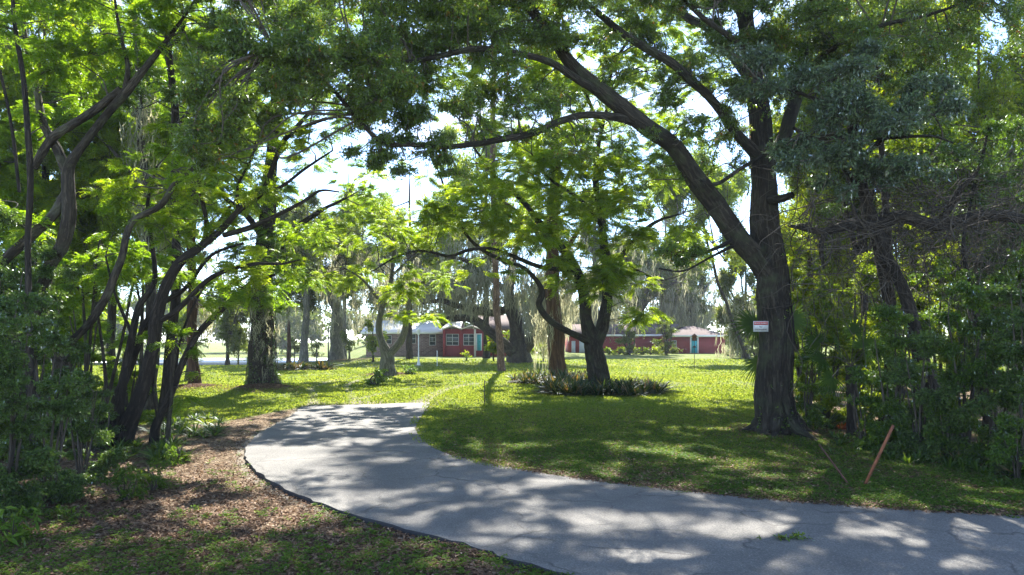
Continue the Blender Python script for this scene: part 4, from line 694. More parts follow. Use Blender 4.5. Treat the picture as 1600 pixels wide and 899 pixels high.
tree('slim_thicket_tree', 'slim dark trunk right of the slanting vine hung trunk', [(1545, 715, 16, 15), (1538, 640, 16, 13), (1530, 560, 16, 12), (1528, 500, 16, 11), (1515, 440, 16, 9), (1505, 380, 16, 7), (1520, 300, 16, 5), (1540, 180, 16, 3)], [[(1526, 490, 16, 6), (1560, 430, 16, 5), (1585, 380, 16, 3)], [(1515, 440, 16, 5), (1480, 400, 16, 3)]],
 [(1570, 420, 16, 55, 40, .6, .8), (1530, 200, 16, 70, 50, .8, .8), (1480, 420, 16, 40, 24, .5, .6)], 'whorl', 'shrub', 'bark_dark', .07, .42)
tree('back_thicket_trunk', 'upright trunk standing behind the small palm in the right thicket', [(1385, 660, 20, 20), (1386, 560, 20, 18), (1390, 460, 20, 17), (1384, 340, 20, 14), (1376, 200, 20, 9), (1370, 100, 20, 5)], [], [(1380, 200, 20, 100, 60, 1.2, .8)], 'whorl', 'forest', 'bark_dark', .09, .42)
RS = [(1258, 640, 260, 36, 21, 'forest', 1.2), (1262, 664, 120, 34, 18.2, 'shrub', .8), (1290, 655, 210, 44, 19.4, 'forest', 1.1), (1352, 702, 130, 40, None, 'shrub', 1.3), (1392, 708, 210, 50, None, 'shrub', 1.5), (1436, 716, 190, 46, None, 'dark', 1.5), (1478, 722, 120, 40, None, 'dark', 1.5), (1508, 722, 262, 44, None, 'shrub', 1.6), (1560, 728, 240, 48, None, 'dark', 1.7), (1612, 738, 330, 60, None, 'dark', 1.7), (1590, 752, 90, 34, None, 'shrub', 1.3), (1330, 640, 220, 60, 20, 'forest', 1.2), (1400, 640, 240, 60, 20.5, 'forest', 1.3), (1470, 640, 290, 60, 19.5, 'forest', 1.3), (1540, 640, 320, 64, 19, 'shrub', 1.4), (1620, 650, 380, 70, 18.5, 'shrub', 1.5), (1445, 690, 250, 46, 17.4, 'shrub', .9), (1690, 760, 430, 80, None, 'dark', 1.6)]
RN = ['tall backlit shrub close behind the right side of the large oak', 'low airy shrub tucked behind the large oak trunk', 'tall bright shrub between the oak and the small palm', 'low shrub right behind the rusty orange stake', 'leafy shrub right of the small palm trunk', 'dark shrub below the slanting trunk', 'low dark shrub beside the orange red bromeliad', 'tallest light green shrub, behind the orange bromeliad', 'dark shrub left of the right edge shrub', 'tall dark shrub at the right edge of the photo', 'low light shrub at the right edge beside the striped bromeliad', 'backlit shrub behind the palm fronds', 'backlit shrub left of the slanting trunk', 'backlit shrub behind the slanting trunk', 'tall backlit shrub behind the slim dark trunk', 'tall backlit shrub behind the right edge', 'airy shrub just behind the slanting trunk', 'shrub mostly cut off by the right edge of the photo']
for (px, py, h, rx, Yy, lf, cv), lb in zip(RS, RN): shrub('thicket_shrub', lb, px, py, h, rx, cv*.9, lf, .075, .42, group='shrubs of the right thicket', Y=Yy, ns=6)

# dry vines tangled over the thick limb
mb = MB()
for k in range(620):
    if k < 200: px, py = rng.normal(1420, 95), rng.normal(355, 34)
    elif k < 400: px, py = rng.normal(1520, 60), rng.normal(335, 34)
    else: px, py = rng.uniform(1235, 1640), rng.uniform(250, 470)
    Yv = rng.uniform(15.3, 17.2); p = P(px, py, Yv); n_ = rng.integers(4, 8); d = rng.normal(0, 1, 3)*np.array([1, .35, .55]); d = unit(d); pts = [p]
    for q in range(n_): d = unit(d+rng.normal(0, .5, 3)*np.array([1, .5, .8])+np.array([0, 0, -.10])); pts.append(pts[-1]+d*rng.uniform(.22, .5))
    pp = cat(pts, 3); r0 = rng.uniform(.004, .013)*(1.8 if rng.random() < .12 else 1); tube(mb, pp, np.linspace(r0, r0*.5, len(pp)), 4)
for k in range(70):
    px, py = rng.uniform(1238, 1640), rng.uniform(230, 400); Yv = rng.uniform(15.3, 19); p = P(px, py, Yv); h = rng.uniform(1.5, 4.5); n_ = 6
    pts = [p+np.array([rng.normal(0, .12), rng.normal(0, .1), -h*q/n_]) for q in range(n_+1)]; pp = cat(pts, 3); tube(mb, pp, np.full(len(pp), rng.uniform(.004, .011)), 4)
tag(mb.build('dry_vines', M['vine']), 'tangle of dry brown vines draped over the right thicket', kind='stuff')

def fan(mb, c, d, R_, n=26, spread=4.2, droop=.25, mi=0, rr_=.5):
    d = unit(np.asarray(d, float)); side = unit(np.cross(d, unit(np.array([.25, -.8, .45])+rng.normal(0, .2, 3)))); nr = unit(np.cross(side, d))
    for k in range(n):
        a = (k/(n-1)-.5)*spread+rng.normal(0, .03); v = d*math.cos(a)+side*math.sin(a); l_ = R_*(1-.22*abs(a)/2)*rng.uniform(.88, 1.05); t = np.linspace(.0, 1, 6)
        p = c+v*(t*l_)[:, None]+np.array([0, 0, -1.])*(droop*l_*t**2.4)[:, None]+nr*(.03*(k % 2))*t[:, None]
        w_ = (l_*.075*np.array([.35, .9, 1.1, .8, .45, .08]))[:, None]; s_ = unit(np.cross(v, nr))
        V = np.stack([p-s_*w_*.5, p+s_*w_*.5], 1).reshape(-1, 3); i = np.arange(5)*2; mb.add(V, np.stack([i, i+1, i+3, i+2], 1), mi, np.full(5, np.clip(rr_+rng.normal(0, .1), 0, 1)))
def palm(name, label, base_, top, r0, fans, lmat='dark', trunk=True):
    b3 = P(*base_); g = ground(b3[0], b3[1]); B = (b3[0], b3[1], g); t = thing(name, label, 'palm', B); tp = P(*top)
    if trunk:
        mb = MB(); mb.smooth = True; pp = cat([np.array(B)-(0, 0, .1), np.array(B)*.5+tp*.5+(.02, 0, 0), tp], 8); tube(mb, pp, r0*(1+.12*np.sin(np.arange(len(pp))*2.1)), 12, lob=.06, lobn=9); mb.build('trunk', M['bark_dark'], t, B)
    for (px, py, Yf, dx, dy, dz, R_, dr, rr_) in fans:
        c = P(px, py, Yf); mb = MB(); m_ = (c+tp)/2+(0, 0, .12); tube(mb, cat([tp, m_, c], 4), np.full(9, .012), 5, 1); fan(mb, c, (dx, dy, dz), R_, 28, 4.4, dr, 0, rr_); mb.build('frond', [M[lmat], M['twig']], t, B)
    return t
palm('small_palm', 'small palm with a stout short trunk behind the two rusty stakes', (1330, 688, 17.2), (1330, 572, 17.2), .125,
 [(1310, 540, 16.9, -.5, -.2, .8, 0.61, .2, 0.35), (1350, 545, 16.8, .6, -.3, .6, 0.66, .25, 0.42), (1285, 560, 17, -1, -.1, .3, 0.66, .3, 0.21), (1372, 545, 17.1, 1, .1, .25, 0.70, .3, 0.66), (1335, 520, 17.3, .1, .2, 1, 0.61, .15, 0.28), (1300, 590, 16.9, -.8, -.3, -.4, 0.57, .3, 0.21), (1365, 585, 16.9, .8, -.3, -.5, 0.57, .3, 0.28), (1280, 535, 17.6, -.8, .3, .6, 0.66, .25, 0.14)], 'lily')
palm('fan_palm', 'dark fan leaf palm peeping out left of the large oak trunk beside the sign', (1212, 660, 18.6), (1206, 520, 18.6), .1,
 [(1180, 508, 18.2, -1, -.1, .12, .62*1.35, .12, .1), (1188, 566, 18.4, -1, -.2, -.5, .62, .45, .1), (1235, 500, 18.8, 1, .1, .4, .8, .2, .3)], 'dark')

# ------------------------------------------------------------------ trees farther back
def bgtree(name, label, px, base, Y, top, bot, rx, w_=20, cov=.9, kind='whorl', leaf='forest', bark='bark_dark', L=None, moss=0, nb=8, group=None, lean=0, zr=1.0, mossw=None):
    s = Y/F; L = L or max(.08, s*3.4); tr = [(px, base, Y, w_), (px+lean*.3, base*.6+bot*.4, Y, w_*.85), (px+lean*.7, bot, Y, w_*.7), (px+lean, bot*.6+top*.4, Y, w_*.45), (px+lean*1.1, top*.9+bot*.1, Y, w_*.15)]
    bl = []; lm = []
    for k in range(nb):
        a = rng.uniform(0, 6.28); e = math.sqrt(rng.uniform(0, 1))*.8; cx = px+lean+math.cos(a)*e*rx; cy = (top+bot)/2+math.sin(a)*e*(bot-top)/2; dy = rng.uniform(-.6, .6)*rx*s*zr
        bl.append((cx, cy, Y+dy, rx*.45, (bot-top)*.27, rx*s*.4*zr, cov))
        if k < 5: q = rng.uniform(.35, .8); x0, y0 = px+lean*q, bot*(1.15-q*.5)+top*(q*.5-.15); lm.append([(x0, y0, Y, w_*.4), ((x0+cx)/2, (y0+cy)/2-6, Y+dy*.5, w_*.28), (cx, cy, Y+dy, w_*.1)])
    ms = [(px+lean, (top+bot)/2+(bot-top)*.2, Y-rx*s*.2, rx*.9, (bot-top)*.36, rx*s*.7, moss, s*38)] if moss else ()
    return tree(name, label, tr, lm, bl, kind, leaf, bark, L, .45, ms, mossw or s*.9, group=group, sub=6, tubes=True, twigr=.01+s*.35, flare=1.3, seg=10, flareh=.8)
g1 = 'feathery trees behind the left thicket'
for a in [(70, 645, 25, -120, 430, 150, 18, 'feathery tree filling the upper left corner behind the stems'), (175, 620, 30, -60, 420, 130, 18, 'feathery tree behind the fork of the leaning trunk'), (-70, 650, 22, -100, 500, 130, 18, 'feathery tree half outside the left edge'), (300, 600, 38, -20, 400, 120, 20, 'feathery tree behind the slim mulched trunk'), (120, 600, 36, 250, 560, 110, 14, 'low feathery tree deep behind the left thicket')]:
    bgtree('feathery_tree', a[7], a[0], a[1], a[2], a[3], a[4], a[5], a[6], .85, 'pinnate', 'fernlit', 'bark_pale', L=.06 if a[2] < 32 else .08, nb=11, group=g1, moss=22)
bgtree('mossy_tree', 'pale trunked mossy tree rising from the bed of arching plants', 474, 571, 58, 290, 490, 70, 17, .8, leaf='farleaf', bark='bark_grey', moss=130, lean=6)
bgtree('spreading_oak', 'broad grey oak with flared base and hanging moss near the lake', 526, 566, 68, 320, 500, 105, 30, .9, leaf='farleaf', bark='bark_grey', moss=260, nb=10)
bgtree('slender_tree', 'slender dark trunk near the lake left of the pale mossy tree', 451, 568, 64, 300, 480, 60, 8, .7, leaf='farleaf', bark='bark_red', moss=60)
bgtree('conifer', 'drooping grey green tree top standing against the sky gap', 538, 560, 80, 292, 420, 36, 9, .7, leaf='farleaf', bark='bark_grey', moss=30, nb=7)
bgtree('lakeside_tree', 'round dark green tree by the lake left of the creeper clad trunk', 355, 574, 62, 440, 555, 48, 9, 1.1, leaf='farleaf', bark='bark_dark')
bgtree('lakeside_tree', 'smaller dark green tree at the water left of the round one', 293, 574, 66, 450, 560, 34, 8, 1.0, leaf='forest', bark='bark_dark')
bgtree('garden_tree', 'small bright green tree at the left end of the brick house', 583, 568, 60, 505, 556, 19, 4, 1.3, leaf='forest', bark='bark_dark', nb=6)
bgtree('crape_myrtle', 'small multi stemmed tree on the lawn edge right of the spreading oak', 546, 566, 63, 520, 553, 15, 4, .9, leaf='farleaf', bark='bark_grey', nb=4)
bgtree('crape_myrtle', 'thin young tree between the pale mossy tree and the spreading oak', 495, 567, 63, 528, 556, 11, 3, .8, leaf='farleaf', bark='bark_grey', nb=4)
bgtree('crape_myrtle', 'thin young tree at the water right of the creeper clad trunk', 460, 567, 66, 520, 558, 12, 3, .8, leaf='farleaf', bark='bark_grey', nb=4)
bgtree('crape_myrtle', 'young tree at the water, left of the creeper clad trunk', 372, 572, 66, 525, 560, 16, 4, .9, leaf='farleaf', bark='bark_grey', nb=4)
for a in [(640, 560, 70, 250, 430, 90, 12, .7, 'bright tree rising behind the small grey forked tree'), (1168, 560, 70, 200, 430, 90, 8, .9, 'bright tree rising behind the right side of the forked tree'), (760, 556, 74, 180, 380, 90, 12, .6, 'bright tree top behind the pine trunk')]:
    bgtree('shade_tree', a[8], a[0], a[1], a[2], a[3], a[4], a[5], a[6], a[7], leaf='forest', bark='bark', nb=10, group='bright trees on the far lawn', moss=40, lean=-70 if a[0] > 1000 else 0)
g2 = 'mossy oaks behind the houses'
for a in [(1000, 552, 112, 350, 520, 90, 22, .9, 260, 'mossy oak behind the left half of the long red house'), (1085, 552, 108, 400, 500, 66, 16, .8, 200, 'mossy oak behind the hip roof of the red house'), (1040, 552, 125, 330, 480, 70, 18, .7, 160, 'farthest mossy oak behind the red house'), (930, 552, 90, 300, 500, 80, 22, .8, 220, 'mossy oak behind the forked tree and left of the red house'), (700, 556, 96, 330, 490, 90, 22, .8, 220, 'mossy oak behind the red walled part of the brick house'), (610, 556, 98, 340, 500, 80, 20, .8, 160, 'mossy oak behind the white roof of the brick house'), (1165, 555, 75, 380, 545, 42, 14, 1.0, 90, 'light green tree left of the large oak trunk at the lawn end')]:
    bgtree('mossy_oak', a[9], a[0], a[1], a[2], a[3], a[4], a[5], a[6], a[7], leaf='farleaf', bark='bark_grey', moss=int(a[8]*1.6), nb=10, group=g2, mossw=a[2]/F*1.0)
g3 = 'forest trees behind the right thicket'
for a in [(1265, 610, 33, -130, 460, 110, 18, 'forest tree just right of the large oak trunk'), (1350, 610, 30, -30, 470, 110, 18, 'forest tree behind the small palm'), (1440, 610, 32, -40, 460, 120, 16, 'forest tree behind the slanting trunk'), (1530, 620, 28, -60, 470, 120, 16, 'yellow green forest tree behind the slim dark trunk'), (1630, 620, 26, -60, 520, 120, 18, 'forest tree at the right edge of the photo'), (1255, 585, 38, 240, 560, 60, 10, 'slim forest tree filling the gap right of the large oak trunk'), (1310, 585, 44, 250, 540, 90, 12, 'low forest tree behind the tall bright shrub'), (1400, 585, 46, 280, 560, 100, 12, 'low forest tree far behind the slanting trunk'), (1500, 585, 42, 280, 560, 100, 12, 'low forest tree far behind the light green shrub'), (1600, 590, 40, 250, 560, 100, 12, 'low forest tree far behind the right edge')]:
    bgtree('forest_tree', a[7], a[0], a[1], a[2], a[3], a[4], a[5], a[6], .8, leaf='forest', bark='bark_dark', nb=11, group=g3, L=.12)
# the moss curtained live oak with its huge arching limb
Yl = 62
tree('live_oak', 'huge moss curtained live oak with a thick limb arching over the red walled house part', [(812, 556, Yl, 34), (808, 535, Yl, 30), (806, 510, Yl, 26), (800, 485, Yl, 24), (795, 460, Yl, 20), (800, 420, Yl, 15), (810, 370, Yl, 9), (815, 320, Yl, 5)],
 [[(800, 550, Yl-.5, 22), (785, 535, Yl-1, 20), (768, 520, Yl-1.2, 18), (752, 507, Yl-1.4, 17), (735, 499, Yl-1.6, 15), (715, 497, Yl-1.8, 14), (698, 500, Yl-2, 11), (686, 513, Yl-2, 6)],
  [(816, 550, Yl, 26), (832, 530, Yl-.3, 22), (848, 505, Yl-.6, 18), (868, 478, Yl-.8, 14), (900, 450, Yl-1, 9), (940, 430, Yl-1, 5)],
  [(798, 480, Yl, 16), (770, 490, Yl-1, 14), (745, 484, Yl-1.4, 13), (715, 478, Yl-1.8, 11), (685, 470, Yl-2, 8), (660, 474, Yl-2, 4)],
  [(796, 462, Yl, 12), (760, 430, Yl-.5, 9), (720, 405, Yl-1, 7), (680, 400, Yl-1, 4)]],
 [(700, 430, Yl, 70, 26, 3, .8), (790, 400, Yl, 70, 30, 4, .9), (870, 430, Yl, 60, 30, 3, .8), (740, 370, Yl, 70, 26, 4, .7), (830, 350, Yl+2, 60, 26, 4, .6), (650, 450, Yl, 40, 20, 3, .8)],
 'whorl', 'farleaf', 'bark_pale', .2, .42, lob=.1, mossw=.07, sub=6, flare=1.5, flareh=1,
 moss=[(700, 445, Yl-2, 60, 22, 2.5, 225, 2.2), (790, 440, Yl-2, 70, 30, 3, 285, 2.6), (880, 450, Yl-2, 50, 34, 2, 180, 2.4), (715, 486, Yl-2, 34, 6, .5, 39, 1.6), (730, 480, Yl-1.8, 50, 8, .6, 54, 1.5), (850, 490, Yl-1.5, 36, 20, 1, 90, 2.2), (650, 440, Yl, 50, 24, 2, 120, 2.2), (780, 385, Yl, 90, 24, 3, 135, 2.4)])
for px, py, h, rx, lb in [(772, 552, 26, 16, 'leafy garden bush at the foot of the arching limb'), (792, 551, 30, 12, 'upright dark bush behind the pine trunk'), (850, 553, 16, 22, 'low dark ground bush right of the live oak trunk'), (728, 557, 6, 9, 'tiny yellow green bush under the porch windows')]:
    shrub('garden_bush', lb, px, py, h, rx, 1.5, 'forest', .2, .45, Y=66, ns=3, group='garden bushes by the live oak')
for px, h, rx, lb in [(985, 46, 17, 'greyish small tree, left of the two against the long red wall'), (1041, 50, 17, 'greyish small tree, right of the two against the long red wall')]:
    shrub('wall_tree', lb, px, 552, h, rx, 1.2, 'farleaf', .26, .4, Y=84, ns=4, cat_='tree')
for k, px in enumerate([952, 966, 978, 992, 1004, 1018, 1030]):
    shrub('border_shrub', 'low pale shrub in the border along the long red wall', px, 553, 9, 9, 1.3, 'forest', .22, .45, Y=86, ns=2, group='low shrubs bordering the red wall')
for px, py, Yb, h, rx, lb in [(1152, 555, 80, 34, 16, 'pale bush right of the red house corner'), (1180, 558, 66, 40, 16, 'green bush behind the sign and palm leaf')]:
    shrub('lawn_edge_bush', lb, px, py, h, rx, 1.4, 'farleaf', .2, .45, Y=Yb, ns=3)

mb = MB()
bl = []
for px in range(-700, 2500, 55): bl.append((px+rng.uniform(-20, 20), rng.uniform(490, 515), rng.uniform(168, 200), 60, rng.uniform(38, 54), 9, 1.7))
crown(mb, bl, [], 'whorl', 1.1, .6, tubes=False, shape=.6); tag(mb.build('far_woods', [M['farleaf'], M['twig']]), 'hazy far woods beyond the lake', kind='stuff')
print('trees done', LEAFN, flush=True)

# ------------------------------------------------------------------ houses
M['brick'] = None
m, n, l, b = mat('brick'); bt = n.new('ShaderNodeTexBrick'); bt.inputs['Scale'].default_value = 1; bt.inputs['Brick Width'].default_value = .42; bt.inputs['Row Height'].default_value = .15; bt.inputs['Mortar Size'].default_value = .012
bt.inputs['Color1'].default_value = (.15, .085, .07, 1); bt.inputs['Color2'].default_value = (.27, .18, .145, 1); bt.inputs['Mortar'].default_value = (.36, .33, .30, 1)
mpn = n.new('ShaderNodeMapping'); mpn.inputs['Rotation'].default_value = (R(90), 0, 0); l.new(geo(n), mpn.inputs[0]); l.new(mpn.outputs[0], bt.inputs[0]); l.new(bt.outputs[0], b.inputs['Base Color']); b.inputs['Roughness'].default_value = .9; M['brick'] = m
def siding(name, col, sc, axis):
    m, n, l, b = mat(name); sx = n.new('ShaderNodeSeparateXYZ'); l.new(geo(n), sx.inputs[0]); v = math_(n, l, 'FRACT', math_(n, l, 'MULTIPLY', sx.outputs[axis], sc))
    c = mixc(n, l, ramp(n, l, v, [(0, (1, 1, 1)), (.10, (0, 0, 0))]), col, tuple(k*.45 for k in col)); t = noise(n, l, geo(n), 1.4, 5); c = mixc(n, l, .35, c, ramp(n, l, t, [(.3, tuple(k*.7 for k in col)), (.7, tuple(min(1, k*1.4) for k in col))]))
    l.new(c, b.inputs['Base Color']); b.inputs['Roughness'].default_value = .75; bump(n, l, b, v, .5, .03); return m
M['redboard'] = siding('red_board', (.23, .028, .030), 1/.3, 0); M['redlap'] = siding('red_lap_siding', (.23, .030, .032), 1/.22, 2)
M['dimwhite'] = simple('dimmed_white', (.5, .5, .48), .5, .15, 9); M['white'] = simple('white_paint', (.78, .78, .76), .5, .06, 4); M['teal'] = simple('teal_paint', (.03, .36, .42), .5, .08, 3); M['cream'] = simple('cream_trim', (.62, .55, .45), .6, .1, 3)  # first white is dimmed in colour for the shaded sign, shared by window frames
M['wroof'] = simple('white_metal_roof', (.60, .59, .56), .35, .06, .6); M['shingle'] = simple('brown_shingle', (.10, .068, .060), .95, .35, 6, 0, .4)
M['glass'] = simple('window_glass', (.05, .065, .07), .12, .3, 1); M['paleblue'] = simple('pale_blue_door', (.50, .58, .66), .6, .1, 3); M['redpaint'] = simple('red_paint', (.28, .03, .028), .6, .2, 3)
M['rust'] = simple('rusty_steel', (.21, .07, .028), .85, .45, 9, 0, .3); M['rustdark'] = simple('dark_rusty_steel', (.09, .035, .022), .85, .4, 9, 0, .3); M['blackm'] = simple('black_metal', (.02, .02, .022), .6, .2, 5); M['stone'] = simple('grey_stake', (.35, .34, .32), .8, .2, 5)
def bx(name, mt, par, base, *d):
    mb = MB(); mb.box(*d); return mb.build(name, M[mt], par, base)
def X(px, Y): return (px-800)/F*Y
def Z(py, Y): return CH+(HZ-py)/F*Y
def window(par, base, px0, px1, py0, py1, Y, mull=1, rails=1):
    x0, x1, z0, z1 = X(px0, Y), X(px1, Y), Z(py1, Y), Z(py0, Y); t = .06; mb = MB()
    mb.box(x0, x1, Y-.06, Y-.004, z0, z0+t); mb.box(x0, x1, Y-.06, Y-.004, z1-t, z1); mb.box(x0, x0+t, Y-.06, Y-.004, z0+t, z1-t); mb.box(x1-t, x1, Y-.06, Y-.004, z0+t, z1-t)
    for k in range(mull): xx = x0+(x1-x0)*(k+1)/(mull+1); mb.box(xx-t*.6, xx+t*.6, Y-.056, Y-.006, z0+t, z1-t)
    for k in range(rails): zz = z0+(z1-z0)*(k+1)/(rails+1); mb.box(x0+t, x1-t, Y-.045, Y-.012, zz-.025, zz+.025)
    f = mb.build('window', M['dimwhite'], par, base)
    g = MB(); g.box(x0+.02, x1-.02, Y-.03, Y-.015, z0+.02, z1-.02); o = g.build('pane', M['glass'], f, base); return f
def door(par, base, px0, px1, py0, Y, z0, fr=.12, mt='teal'):
    x0, x1, z1 = X(px0, Y), X(px1, Y), Z(py0, Y); mb = MB(); mb.box(x0-fr, x0, Y-.07, Y-.004, z0, z1+fr); mb.box(x1, x1+fr, Y-.07, Y-.004, z0, z1+fr); mb.box(x0, x1, Y-.07, Y-.004, z1, z1+fr)
    d = bx('door', mt, par, base, x0+.003, x1-.003, Y-.04, Y-.01, z0, z1-.003); mb.build('door_frame', M['white'], d, base); hb = MB(); hb.box(x1-.16, x1-.1, Y-.09, Y-.042, z0+.95, z0+1.08); hb.build('handle', M['blackm'], d, base)
def quad_slab(mb, a, b_, c, d, th):
    a, b_, c, d = map(lambda q: np.array(q, float), (a, b_, c, d)); dn = np.array([0, 0, -th]); V = [a, b_, c, d, a+dn, b_+dn, c+dn, d+dn]
    mb.add(V, [(0, 1, 2, 3), (7, 6, 5, 4), (0, 4, 5, 1), (1, 5, 6, 2), (2, 6, 7, 3), (3, 7, 4, 0)])
# brick house with its red porch part
Yh = 80; base = (X(640, Yh), Yh, 0); h = thing('brick_house', 'low brick house with white roof, red porch part and teal door', 'house', base)
zt = Z(518, Yh); x0, x1 = X(572, Yh), X(692, Yh)
bx('brick_wall', 'brick', h, base, x0, x1, Yh, Yh+9, -1.2, zt)
mb = MB(); rz = zt+1.35; quad_slab(mb, (x0-.5, Yh-.5, zt-.08), (x1+2, Yh-.5, zt-.08), (x1+2, Yh+4.5, rz), (x0-.5, Yh+4.5, rz), .1); quad_slab(mb, (x0-.5, Yh+4.53, rz), (x1+2, Yh+4.53, rz), (x1+2, Yh+9.5, zt-.08), (x0-.5, Yh+9.5, zt-.08), .1); mb.build('white_roof', M['wroof'], h, base)
bx('fascia', 'white', h, base, x0-.5, x1+.1, Yh-.56, Yh-.505, zt-.30, zt-.03)
window(h, base, 642, 650, 522, 537, Yh, 0, 1); window(h, base, 671, 681, 522, 540, Yh, 0, 2); window(h, base, 600, 612, 524, 538, Yh, 0, 1)
Yr = 79; xr0, xr1 = X(692.5, Yr), X(800, Yr); zr = Z(514, Yr)
bx('porch_wall', 'redboard', h, base, xr0, xr1, Yr, Yh+8, -.5, zr)
for q0, q1 in ((692.5, 721), (721, 752)):
    a, b_ = X(q0, Yr)-.1, X(q1, Yr)+.05; c = (a+b_)/2; mb = MB(); quad_slab(mb, (a, Yr-.5, zr+.02), (c, Yr-.5, zr+.42), (c, Yr+4, zr+.42), (a, Yr+4, zr+.02), .16); quad_slab(mb, (c, Yr-.5, zr+.42), (b_, Yr-.5, zr+.02), (b_, Yr+4, zr+.02), (c, Yr+4, zr+.42), .16); mb.build('porch_gable', M['cream'], h, base)
mb = MB(); quad_slab(mb, (X(752.5, Yr), Yr-.4, zr+.02), (xr1+.4, Yr-.4, zr+.02), (xr1+.4, Yh+4.5, zr+1.7), (X(752.5, Yr)-1.5, Yh+4.5, zr+1.7), .12); quad_slab(mb, (X(752.5, Yr)-1.5, Yh+4.53, zr+1.7), (xr1+.4, Yh+4.53, zr+1.7), (xr1+.4, Yh+9, zr), (X(752.5, Yr)-1.5, Yh+9, zr), .12); mb.build('shingle_roof', M['shingle'], h, base)
window(h, base, 697, 717, 522, 540, Yr, 1, 2); window(h, base, 724, 741, 522, 540, Yr, 1, 2); door(h, base, 745.5, 751.5, 523, Yr, Z(548, Yr))
bx('porch_post', 'cream', h, base, X(742.3, Yr)-.11, X(742.3, Yr)+.11, Yr-.35, Yr-.13, -.3, zr-.05)
mb = MB(); mb.box(X(693, Yr)-.06, X(693, Yr)+.2, Yr-.1, Yr-.005, -.3, zr); mb.box(X(720, Yr)-.08, X(720, Yr)+.08, Yr-.06, Yr-.005, -.3, zr); mb.build('corner_board', M['redpaint'], h, base)
# long red house on the right
Ya, Yb = 95, 91; base = (X(1040, Ya), Ya, 0); h = thing('red_house', 'long low red house with brown hip roof and teal door across the lawn', 'house', base)
za = Z(523, Ya); zb = Z(524, Yb); xa0, xa1 = X(890, Ya), X(1050, Ya); xb0, xb1 = X(1047, Yb), X(1133, Yb)
bx('lap_siding_wall', 'redlap', h, base, xa0, xa1, Ya, Ya+8, -.6, za); bx('board_wall', 'redboard', h, base, xb0, xb1, Yb, Yb+9, -.6, zb)
mb = MB(); rz = za+1.5; quad_slab(mb, (xa0-.4, Ya-.5, za), (xa1-1.2, Ya-.5, za), (xa1+2, Ya+4, rz), (xa0-.4, Ya+4, rz), .1); quad_slab(mb, (xa0-.4, Ya+4.03, rz), (xa1+2, Ya+4.03, rz), (xa1+2, Ya+8.5, za), (xa0-.4, Ya+8.5, za), .1); mb.build('gable_roof', M['shingle'], h, base)
mb = MB(); e = .45; rz = zb+1.25; A = [(xb0-e, Yb-e, zb), (xb1+e, Yb-e, zb), (xb1+e, Yb+9+e, zb), (xb0-e, Yb+9+e, zb)]; r1, r2 = (xb0+3.2, Yb+4.5, rz), (xb1-3.0, Yb+4.5, rz)
V = A+[r1, r2]+[(a_[0], a_[1], a_[2]-.02) for a_ in A]; mb.add(V, [(0, 1, 5, 4), (2, 3, 4, 5), (1, 2, 5, 5), (3, 0, 4, 4), (9, 8, 7, 6)]); mb.build('hip_roof', M['shingle'], h, base)
mb = MB(); mb.box(xb0-e, xb1+e, Yb-e-.05, Yb-e-.003, zb-.22, zb+.02); mb.box(xb1+e+.003, xb1+e+.05, Yb-e, Yb+9, zb-.22, zb+.02); mb.box(xa0-.4, xa1-1.3, Ya-.56, Ya-.505, za-.24, za+.01); mb.build('fascia', M['white'], h, base)
door(h, base, 1080, 1089.5, 528, Yb, Z(552, Yb), .16); window(h, base, 1049.5, 1057, 532, 543, Yb, 0, 1)
mb = MB(); q = Ya; V = []
for yy in (q-.05, q-.004): V += [(X(945, q), yy, Z(536, q)), (X(956, q), yy, Z(536, q)), (X(950.5, q), yy, Z(525, q))]
mb.add(V, [(0, 1, 2, 2), (5, 4, 3, 3), (0, 3, 4, 1), (1, 4, 5, 2), (2, 5, 3, 0)]); mb.build('triangular_vent', M['paleblue'], h, base)
d_ = bx('garage_door', 'paleblue', h, base, X(905, Ya), X(919, Ya), Ya-.05, Ya-.004, -.2, Z(533, Ya)); bx('side_door', 'paleblue', h, base, X(893, Ya), X(899, Ya), Ya-.05, Ya-.004, -.2, Z(533, Ya))
bx('corner_board', 'redpaint', h, base, X(930, Ya), X(931.5, Ya), Ya-.07, Ya-.006, -.3, za)

# ------------------------------------------------------------------ posts, stakes, sign
def base_at(px, py): x, y = G(px, py); return (x, y, ground(x, y))
B = (X(654, 56), 56, ground(X(654, 56), 56)); lp = thing('lamp_post', 'white lamp post with a flared base, right of the small grey forked tree', 'lamp post', B)
def lathe(name, mt, par, B_, prof, seg=12, off=(0, 0, 0)):
    mb = MB(); mb.smooth = False; tube(mb, [np.array(B_)+off+(0, 0, z) for z, r in prof], [r for z, r in prof], seg, wob=0); return mb.build(name, M[mt], par, B_)
lathe('post', 'white', lp, B, [(-.05, .17), (.02, .17), (.04, .15), (.15, .14), (.35, .09), (.6, .06), (1.2, .045), (2.5, .035), (2.52, .035)]); 
hd = lathe('lantern', 'white', lp, B, [(2.52, .06), (2.6, .11), (2.9, .15), (2.92, .17), (3.02, .10), (3.1, .02)], 8)
lathe('stone_ring', 'stone', lp, B, [(-.06, .42), (.05, .40), (.06, .2)], 12)
